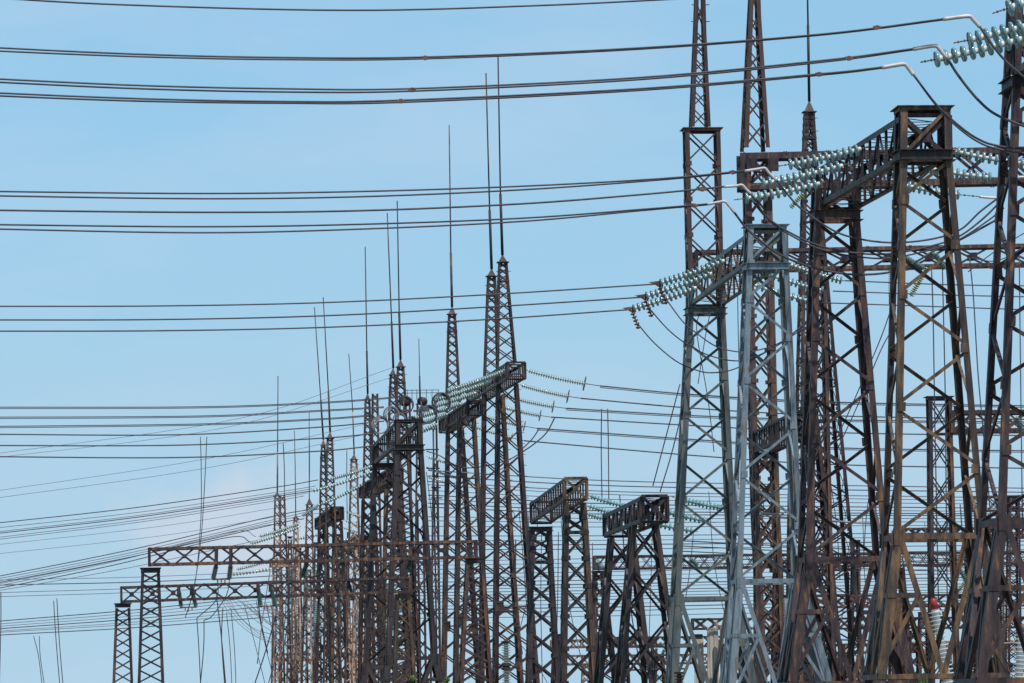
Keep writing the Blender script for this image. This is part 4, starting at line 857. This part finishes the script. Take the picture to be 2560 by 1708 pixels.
for i in range(16):
    jx, jy = rj.uniform(-14, 14), rj.uniform(-12, 12)
    W('pale drooping loop in the tangle below the left beams, %s from the outside' % ORD[i],
      [(545+i*9, 1490+i*2+jy*.3), (585+i*11+jx, 1545+i*1+jy), (645+i*8+jx, 1590-i*3+jy), (720+i*5, 1608-i*7+jy), (790+i*3-jx, 1588-i*7), (850+i*2, 1545-i*7+jx)], 395+i*3, 0.75, 'tangle of drooping loops', 'wire2', x0=700, name='jumper_cable')
# dropper wires
GDp = 'vertical dropper wires'
for i, (pp, Y, r) in enumerate((([(501, 1092), (503, 1180), (502, 1300), (488, 1455), (463, 1545)], 232, 1.1), ([(517, 1092), (512, 1200), (504, 1330), (490, 1440), (470, 1530)], 232.5, 1.1),
        ([(492, 1546), (497, 1620), (502, 1720)], 228, 1.3), ([(510, 1551), (509, 1620), (500, 1720)], 228, 1.3), ([(545, 1450), (540, 1500), (492, 1546)], 224, 1.3), ([(574, 1449), (565, 1490), (530, 1540), (510, 1551)], 224, 1.3),
        ([(540, 1480), (553, 1590), (565, 1720)], 232, 1.5), ([(557, 1520), (554, 1600), (562, 1720)], 232, 1.3), ([(566, 1530), (575, 1620), (580, 1720)], 300, 1.0), ([(577, 1520), (586, 1620), (590, 1720)], 300, 1.0),
        ([(134, 1502), (140, 1600), (150, 1720)], 300, 1.2), ([(142, 1496), (148, 1600), (158, 1720)], 300, 1.2), ([(84, 1590), (96, 1640), (106, 1720)], 300, 1.0), ([(98, 1590), (101, 1645), (112, 1720)], 300, 1.0),
        ([(2, 1480), (2, 1560), (-2, 1720)], 300, 1.3), ([(1504, 1022), (1503, 1120), (1505, 1250)], 244.5, 1.4), ([(1519, 1022), (1521, 1120), (1522, 1255)], 244.5, 1.4),
        ([(690, 1540), (660, 1640), (633, 1720)], 360, 1.6), ([(640, 1500), (660, 1600), (690, 1720)], 410, .9), ([(610, 1510), (640, 1620), (665, 1720)], 410, .9), ([(773, 1085), (774, 1160), (773, 1250)], 390, 1.0), ([(708, 1108), (711, 1180), (711, 1240)], 398, 1.2), ([(867, 1126), (867, 1220), (868, 1300)], 345, 1.1),
        ([(1700, 960), (1660, 1110), (1632, 1215)], 196, 1.6), ([(1712, 1000), (1680, 1130), (1650, 1230)], 196, 1.6), ([(1752, 778), (1742, 830), (1770, 1000), (1785, 1130)], 190, 1.2), ([(1776, 778), (1762, 850), (1745, 960)], 190, 1.2),
        ([(1844, 735), (1846, 850), (1850, 1000)], 195, 1.2), ([(1700, 1500), (1724, 1560), (1725, 1600), (1716, 1640)], 240, 1.2),
        ([(2329, 672), (2333, 800), (2336, 990), (2340, 1200), (2346, 1500)], 206, 1.6), ([(2356, 672), (2359, 800), (2363, 990), (2366, 1300), (2368, 1500)], 206, 1.6), ([(2424, 645), (2434, 750), (2445, 933), (2460, 1100), (2480, 1330)], 204, 1.6),
        ([(2232, 760), (2200, 850), (2140, 990), (2090, 1100)], 207, 1.5), ([(2232, 820), (2200, 880), (2150, 1000), (2095, 1120)], 207, 1.5), ([(2548, 640), (2551, 900), (2556, 1300)], 204, 1.5),
        ([(2046, 1010), (2062, 1120), (2090, 1300), (2100, 1450)], 250, 1.1), ([(2180, 1190), (2165, 1300), (2158, 1420)], 260, 1.3), ([(1066, 1180), (1078, 1280), (1088, 1420), (1100, 1560)], 330, 1.1), ([(1320, 1280), (1328, 1440), (1340, 1600), (1345, 1720)], 320, 1.1), ([(1354, 1330), (1352, 1500), (1356, 1720)], 320, 1.1), ([(1396, 1330), (1394, 1500), (1388, 1720)], 320, 1.2),
        ([(1297, 1270), (1308, 1400), (1318, 1540)], 320, 1.1), ([(1300, 1610), (1340, 1660), (1376, 1720)], 300, 0.9), ([(2600, 560), (2500, 620), (2420, 680)], 206, 1.4), ([(2600, 590), (2500, 650), (2424, 645)], 206, 1.4))):
    W('thin dropper wire, %s among all the near-vertical wires' % (ORD[i] if i < 40 else 'one of the last'), pp, Y, r, GDp, x0=pp[0][0], name='dropper_wire')

# ================================================================== SMALLER EQUIPMENT
def ringpts(c, r, u, v, n=26, jx=0.0):
    return [c+(u*math.cos(g)+v*math.sin(g))*r*(1+jx*math.sin(3*g+jx*40)) for g in [2*math.pi*i/n for i in range(n)]]
for i, (x, y, r, Y, d) in enumerate(((1013, 1012, 21, 232, 'second from the right of the row left of the boxed beams'), (1103, 1006, 24, 250, 'largest and rightmost, in front of the glass strings'), (1070, 1036, 23, 248, 'half in front of the glass strings below the largest'),
        (978, 1036, 20, 236, 'pale, on the left above the black gantry'), (950, 1062, 22, 240, 'palest, lowest on the left'), (1028, 1058, 17, 244, 'small, just above the black head'), (998, 1048, 16, 246, 'small and pale, left of the black head'), (1325, 1288, 11, 252, 'hanging between the legs of the right central gantry'), (1293, 1282, 8, 254, 'small, hanging in the right central gantry'))):
    c = P(x if i < 7 else x-50, y, Y); k = MB(); rr = r*Y/F
    for q in range(4 if i < 7 else 2):
        uu = (EV*math.cos(0.25*q-0.3)+DV*math.sin(0.25*q-0.3)).normalized()
        k.tube(ringpts(c+Vector((0.02*q, 0.03*q, -0.025*q)), rr*(1-0.06*q), uu, Vector((0.06*q, 0, 1)).normalized(), jx=0.02*q), rr*0.06, 5, closed=True)
    tag(k.build('wire_coil', M['wire2'] if i in (3, 4, 6) else M['wire'], None, tuple(c)), 'loop of coiled wire, '+d, 'wire coil', 'coiled wire loops')
for i, (x, y, r, Y) in enumerate(((1009, 1002, 14, 262), (1053, 1003, 11, 262))):
    c = P(x, y, Y); b = MB(); rr = r*Y/F
    b.lathe([(0, 0, 0), (0, rr, 0), (0.08, rr, 0), (0.1, rr*0.5, 0), (0.35, rr*0.5, 0), (0.37, rr, 0), (0.45, rr, 0), (0.45, 0, 0)], c, DV*1.0+EV*0.4, 16)
    root = thing('wave_trap', ('dark ribbed drum behind the second coil from the right', 'dark tilted drum between the two groups of coils')[i], 'wave trap', tuple(c), 'dark drums behind the coils')
    b.build('drum', M['black'], root); h = MB(); h.tube([c, c+Vector((0, 0, -0.9))], 0.05, 6); h.bar(c+Vector((-0.5, 0, -0.6)), c+Vector((0.5, 0, -0.6)), 0.12, 0.1, Vector((0, 0, 1))); h.build('bracket', M['fit'], root)
# porcelain columns
def column(label, x, ytop, Y, rp, n, mat, segs, cat='post insulator', grp='porcelain columns', lean=0.0, capcol=None):
    pt = P(x, ytop, Y); base = Vector((pt.x+lean, Y, 0)); root = thing('porcelain_column', label, cat, tuple(base), grp)
    ax = (base-pt).normalized(); r = rp*Y/F; t = 0.0
    for (length, kind) in segs:
        L_ = length*Y/F; b = MB()
        if kind == 'ribs':
            pr = []; m_ = max(2, int(L_/(r*0.56)))
            for i in range(m_):
                a0 = L_*i/m_; st_ = L_/m_
                pr += [(a0, r*0.52, 0), (a0+st_*0.55, r*0.52, 0), (a0+st_*0.6, r, 0), (a0+st_*0.8, r, 0)]
            pr.append((L_, r*0.52, 0)); b.lathe(pr, pt+ax*t, ax, 16, smooth=False); b.build('ribbed_body', M[mat], root)
        elif kind == 'flange':
            b.lathe([(0, 0, 0), (0, r*1.15, 0), (L_*0.4, r*1.15, 0), (L_*0.45, r*0.8, 0), (L_*0.6, r*0.8, 0), (L_*0.65, r*1.15, 0), (L_, r*1.15, 0), (L_, 0, 0)], pt+ax*t, ax, 16, smooth=False); b.build('flange', M['black'], root)
        elif kind == 'cap':
            b.lathe([(0, 0, 0), (0, r*0.25, 0), (L_*0.15, r*0.42, 0), (L_, r*0.66, 0), (L_, 0, 0)], pt+ax*t, ax, 16); b.build('conical_cap', M[capcol or 'black'], root)
        t += L_
    rest = (base-pt).length-t
    if rest > 0.05:
        b = MB(); b.lathe([(0, r*0.5, 0), (rest, r*0.55, 0)], pt+ax*t, ax, 12); b.build('pedestal', M['greyporc'], root)
    return root
column('grey ribbed porcelain column with dark flanges between the central towers', 1265, 1603, 188, 11, 10, 'greyporc', ((6, 'flange'), (50, 'ribs'), (16, 'flange'), (60, 'ribs')))
column('slim white ribbed porcelain column behind the reddish post', 1966, 1487, 198, 8, 10, 'porcelain', ((8, 'flange'), (62, 'ribs'), (9, 'flange'), (62, 'ribs'), (8, 'flange'), (60, 'ribs')))
column('large white ribbed bushing with a red cone cap behind the splayed feet', 2332, 1496, 190, 18, 10, 'porcelain', ((28, 'cap'), (250, 'ribs')), cat='bushing', lean=1.15, capcol='redpaint')
column('white ribbed bushing at the bottom right corner', 2556, 1560, 185, 18, 10, 'porcelain', ((20, 'cap'), (220, 'ribs')), cat='bushing', capcol='fit', lean=-0.4)
column('dark ribbed porcelain column low beside the left grey foot', 1698, 1680, 150, 12, 10, 'black', ((5, 'flange'), (60, 'ribs')))
for i, (x0, x1, yt, lab) in enumerate(((1735, 1759, 1597, 'shortest weathered concrete column, left of the four'), (1767, 1796, 1574, 'broad pale concrete column, second from the left of the four'), (1799, 1809, 1566, 'dark streaked narrow concrete column behind the second one'), (1811, 1829, 1567, 'concrete column on the right, half hidden by the grey foot'))):
    Y = 258-i; a = P(x0, yt, Y); wd = (x1-x0)*Y/F; b = MB(); tp = 0.12
    c = Vector((a.x+wd/2, Y, 0)); h = a.z
    f0 = wd*0.56; f1 = wd*0.46
    b.box8([c+Vector(p) for p in ((-f0, -f0*.7, 0), (f0, -f0*.7, 0), (f0, f0*.7, 0), (-f0, f0*.7, 0), (-f1, -f1*.7, h), (f1, -f1*.7, h), (f1, f1*.7, h), (-f1, f1*.7, h))])
    for q in (-0.28, 0.1):
        b.box8([c+Vector(p) for p in ((q*wd, -f0*.7-.03, 0), (q*wd+wd*.16, -f0*.7-.03, 0), (q*wd+wd*.16, -f0*.6, 0), (q*wd, -f0*.6, 0), (q*wd, -f1*.7-.03, h-.05), (q*wd+wd*.16, -f1*.7-.03, h-.05), (q*wd+wd*.16, -f1*.6, h-.05), (q*wd, -f1*.6, h-.05))])
    root = thing('concrete_column', lab, 'concrete column', tuple(c), 'concrete columns'); b.build('shaft', M['concrete'], root)
    k = MB(); k.box8([c+Vector(p) for p in ((-f1*1.04, -f1*.74, h), (f1*1.04, -f1*.74, h), (f1*1.04, f1*.74, h), (-f1*1.04, f1*.74, h), (-f1*1.04, -f1*.74, h+.08), (f1*1.04, -f1*.74, h+.08), (f1*1.04, f1*.74, h+.08), (-f1*1.04, f1*.74, h+.08))]); k.build('cap_plate', M['concrete'], root)
# box on the pale beam
c = P(1741, 1590, 257); b = MB(); b.plate(c, EV, Vector((0, 0, 1)), DV, 0.34, 0.1, 0.6)
for q in range(5): b.plate(c+EV*(q-2)*0.14-Vector((0, 0, .14)), EV, Vector((0, 0, 1)), DV, 0.05, 0.05, 0.62)
tag(b.build('junction_box', M['black'], None, tuple(c)), 'black ribbed box sitting on top of the shortest concrete column', 'junction box')
# linkage boxes on the central towers
GX = 'rusty linkage boxes on the central towers'
for i, (x0, x1, y0, y1, Y, mt, lab) in enumerate(((1109, 1126, 1553, 1579, 290, 'red', 'reddish brown box on the left central leg'), (1144, 1158, 1540, 1567, 275, 'olive', 'golden brown box on the second central leg'), (1240, 1259, 1503, 1533, 248, 'olive', 'golden box on the right central tower with two bolts'), (1282, 1294, 1524, 1546, 248, 'olive', 'small golden box at the end of the horizontal bar'),
        (1172, 1190, 1560, 1580, 273, 'red', 'small reddish box beside the capped post'), (1286, 1299, 1556, 1570, 248, 'red', 'small reddish box below the golden one'), (1288, 1300, 1646, 1662, 248, 'red', 'low reddish box near the grey porcelain column'), (1499, 1514, 1440, 1452, 252, 'red', 'upper reddish box on the thin post behind the trestles'), (1499, 1514, 1478, 1490, 252, 'red', 'lower reddish box on the thin post behind the trestles'))):
    p, q = P(x0, y0, Y), P(x1, y1, Y); c = (p+q)/2; w2 = (q.x-p.x)/2; h2 = (p.z-q.z)/2
    root = thing('linkage_box', lab, 'metal box', tuple(c), GX)
    b = MB(); b.plate(c, EV, Vector((0, 0, 1)), DV, w2, h2, 0.35); b.plate(c+Vector((0, -0.19, h2*0.8)), EV, Vector((0, 0, 1)), DV, w2*1.08, h2*0.1, 0.06); b.build('housing', M[mt], root)
    for sg in (-1, 1): k = MB(); k.lathe([(0, w2*.16, 0), (0.05, w2*.16, 0), (0.05, 0, 0)], c+Vector((sg*w2*.4, -0.17, h2*.4)), Vector((0, -1, 0)), 8); k.build('bolt', M['black'], root)
for i, (x0, y0, x1, y1, Y, lab) in enumerate(((1224, 1530, 1290, 1527, 247.5, 'dark rod joining the golden boxes, lower one'), (1258, 1518, 1322, 1516, 247.2, 'dark rod joining the golden boxes, upper one'), (1124, 1566, 1146, 1564, 280, 'short dark rod between the two left boxes'), (1158, 1552, 1195, 1550, 274, 'short dark rod right of the golden brown box'))):
    b = MB(); p, q = P(x0, y0, Y), P(x1, y1, Y); b.tube([p, q], 0.045, 8)
    for e in (p, q): b.bar(e-Vector((0, 0, .12)), e+Vector((0, 0, .12)), 0.12, 0.1, EV)
    tag(b.build('drive_rod', M['black'], None, tuple(p)), lab, 'drive rod', 'dark drive rods')
# pole with cross arms, rail in the sky
root = thing('arm_pole', 'thin dark pole with short cross arms right of the black gantry', 'pole', (P(1090, 1700, 300).x, 300, 0))
b = MB(); p = P(1083, 1072, 300); q = Vector((P(1093, 1700, 300).x, 300, 0)); b.tube([p, q], 0.06, 8); b.build('pole', M['black'], root)
for y, a, c_ in ((1073, 1070, 1094), (1124, 1064, 1097), (1171, 1066, 1100), (1219, 1078, 1102), (1245, 1078, 1106), (1260, 1080, 1110)):
    b = MB(); b.tube([P(a, y, 299.9), P(c_, y, 299.9)], 0.045, 6); b.build('cross_arm', M['black'], root)
root = thing('railing', 'thin dark railing high behind the coiled wires', 'railing', (P(1056, 980, 440).x, 440, 0), None)
b = MB()
for y in (976, 983): b.tube([P(1015, y, 440), P(1098, y-1, 440)], 0.035, 5)
b.build('rail', M['wire'], root)
for x in (1018, 1030, 1042, 1066, 1080, 1096):
    b = MB(); b.tube([P(x, 974, 440), P(x, 1000, 440)], 0.035, 5); b.build('baluster', M['wire'], root)
b = MB()
for x in (1024, 1090): b.bar(P(x, 998, 440), Vector((P(x, 998, 440).x, 440, 0)), 0.2, 0.2, EV)
b.build('support', M['brown'], root)
# horizontal outrigger arms and low bus pipes
for i, (x0, y0, x1, y1, Y, r, lab) in enumerate(((1905, 1290, 2240, 1314, 215, 2.4, 'pale bus pipe crossing low behind the grey post'), (1900, 1284, 1960, 1286, 214, 2.6, 'short pale bent pipe beside the reddish post'), (2440, 1612, 2560, 1606, 230, 2.0, 'grey pipe low on the far right'), (1560, 1676, 1720, 1672, 300, 2.2, 'dark pipe low behind the black trestles'), (2090, 1600, 2200, 1602, 260, 2.0, 'dark pipe low between the brown feet'))):
    b = MB(); b.tube(smooth([P(x0, y0+6, Y), P(x0+6, y0, Y), P((x0+x1)/2, (y0+y1)/2, Y), P(x1, y1, Y)], 5), r*Y/F, 7)
    tag(b.build('bus_pipe', M['wire2'] if i < 3 else M['black'], None, tuple(P(x0, y0, Y))), lab, 'pipe', 'bus pipes')
rj = random.Random(33)
for i in range(22):
    x = 640+i*17+rj.uniform(-8, 8); y0 = rj.uniform(1380, 1520); dx = rj.uniform(-70, 50); y1 = rj.uniform(1600, 1720)
    W('slack pale wire in the crowded far cluster, %s from the left' % ORD[i], [(x, y0), (x+dx*.25+rj.uniform(-12, 12), (y0+y1)/2), (x+dx, y1)], 350+rj.uniform(0, 60), rj.choice((0.9, 1.2, 1.5)), 'slack wires in the far cluster', rj.choice(('wire', 'wirefar', 'wire2')), x0=x, name='dropper_wire')
rj = random.Random(21)
for i in range(26):
    x = 1300+i*48+rj.uniform(-16, 16); y0 = rj.uniform(1190, 1420); dx = rj.uniform(-60, 60); y1 = rj.uniform(1560, 1720)
    W('thin slack wire hanging in the tangle behind the right-hand towers, %s from the left' % ORD[i], [(x, y0), (x+dx*.3+rj.uniform(-8, 8), (y0+y1)/2), (x+dx, y1)], 262+rj.uniform(0, 50), rj.choice((1.0, 1.3, 1.7)), 'slack wires in the tangle', rj.choice(('wire', 'wirefar')), x0=x, name='dropper_wire')
# bushes
lf = {}
for nm, c0, c1 in (('leaf', (0.03, 0.07, 0.015), (0.09, 0.16, 0.035)),):
    lm, lt, lb = new_mat('green_leaves'); gi = lt.nodes.new('ShaderNodeNewGeometry'); lr = lt.nodes.new('ShaderNodeValToRGB')
    lr.color_ramp.elements[0].color = (*c0, 1); lr.color_ramp.elements[1].color = (*c1, 1)
    lt.links.new(gi.outputs['Random Per Island'], lr.inputs['Fac']); lt.links.new(lr.outputs['Color'], lb.inputs['Base Color']); lb.inputs['Roughness'].default_value = 0.6
M['bark'] = weathered('bark', [(0.3, (0.03, 0.022, 0.016)), (0.7, (0.09, 0.07, 0.05))], rough=0.9)
def bush(label, x, ytop, Y, wpx, seed):
    rnd = random.Random(seed); top = P(x, ytop, Y); base = Vector((top.x, Y, 0)); H = top.z; W2 = wpx/2*Y/F
    root = thing('leafy_tree', label, 'tree', tuple(base), 'small trees at the lower edge'); b = MB(); t = MB()
    t.tube([base, base+Vector((0.05, 0, H*0.35)), base+Vector((0, 0.1, H*0.7))], [0.09, 0.07, 0.03], 7)
    cl = []
    for i in range(13):
        a = rnd.uniform(0, 6.28); h = rnd.uniform(0.35, 0.93)*H; rr = W2*rnd.uniform(0.2, 0.85)*(1.25-h/H)
        c = base+Vector((math.cos(a)*rr, math.sin(a)*rr, h)); cl.append((c, rnd.uniform(0.22, 0.42)*W2)); t.tube([base+Vector((0, 0, h*0.5)), c], [0.03, 0.01], 5)
    cl.append((base+Vector((0, 0, H-0.25*W2)), 0.25*W2))
    for c, r in cl:
        for q in range(150):
            d = Vector((rnd.gauss(0, 1), rnd.gauss(0, 1), rnd.gauss(0, 1))).normalized()*r*rnd.uniform(0.3, 1.1)
            p = c+d; u = Vector((rnd.gauss(0, 1), rnd.gauss(0, 1), rnd.gauss(0, 1))).normalized(); v = u.orthogonal().normalized(); z = rnd.uniform(0.05, 0.1)
            o = len(b.v); b.v += [tuple(p-u*z), tuple(p+v*z*.5), tuple(p+u*z), tuple(p-v*z*.5)]; b.f.append((o, o+1, o+2, o+3)); b.mi.append(0); b.sm.append(False)
    b.build('crown', lm, root); t.build('trunk', M['bark'], root)
bush('green leafy treetop poking up at the foot of the black gantry', 1032, 1690, 215, 64, 1)
bush('green leafy treetop right of the black gantry foot', 1118, 1694, 216, 44, 2)
bush('green treetop low between the brown feet on the right', 2312, 1682, 240, 60, 3)
bush('sparse green treetop near the bottom right corner', 2440, 1690, 250, 50, 4)

# ------------------------------------------------------------------ tidy
for o in bpy.data.objects:
    if '_o' in o: del o['_o']
    if o.parent is None and 'label' in o and 'kind' not in o: o['kind'] = 'thing'
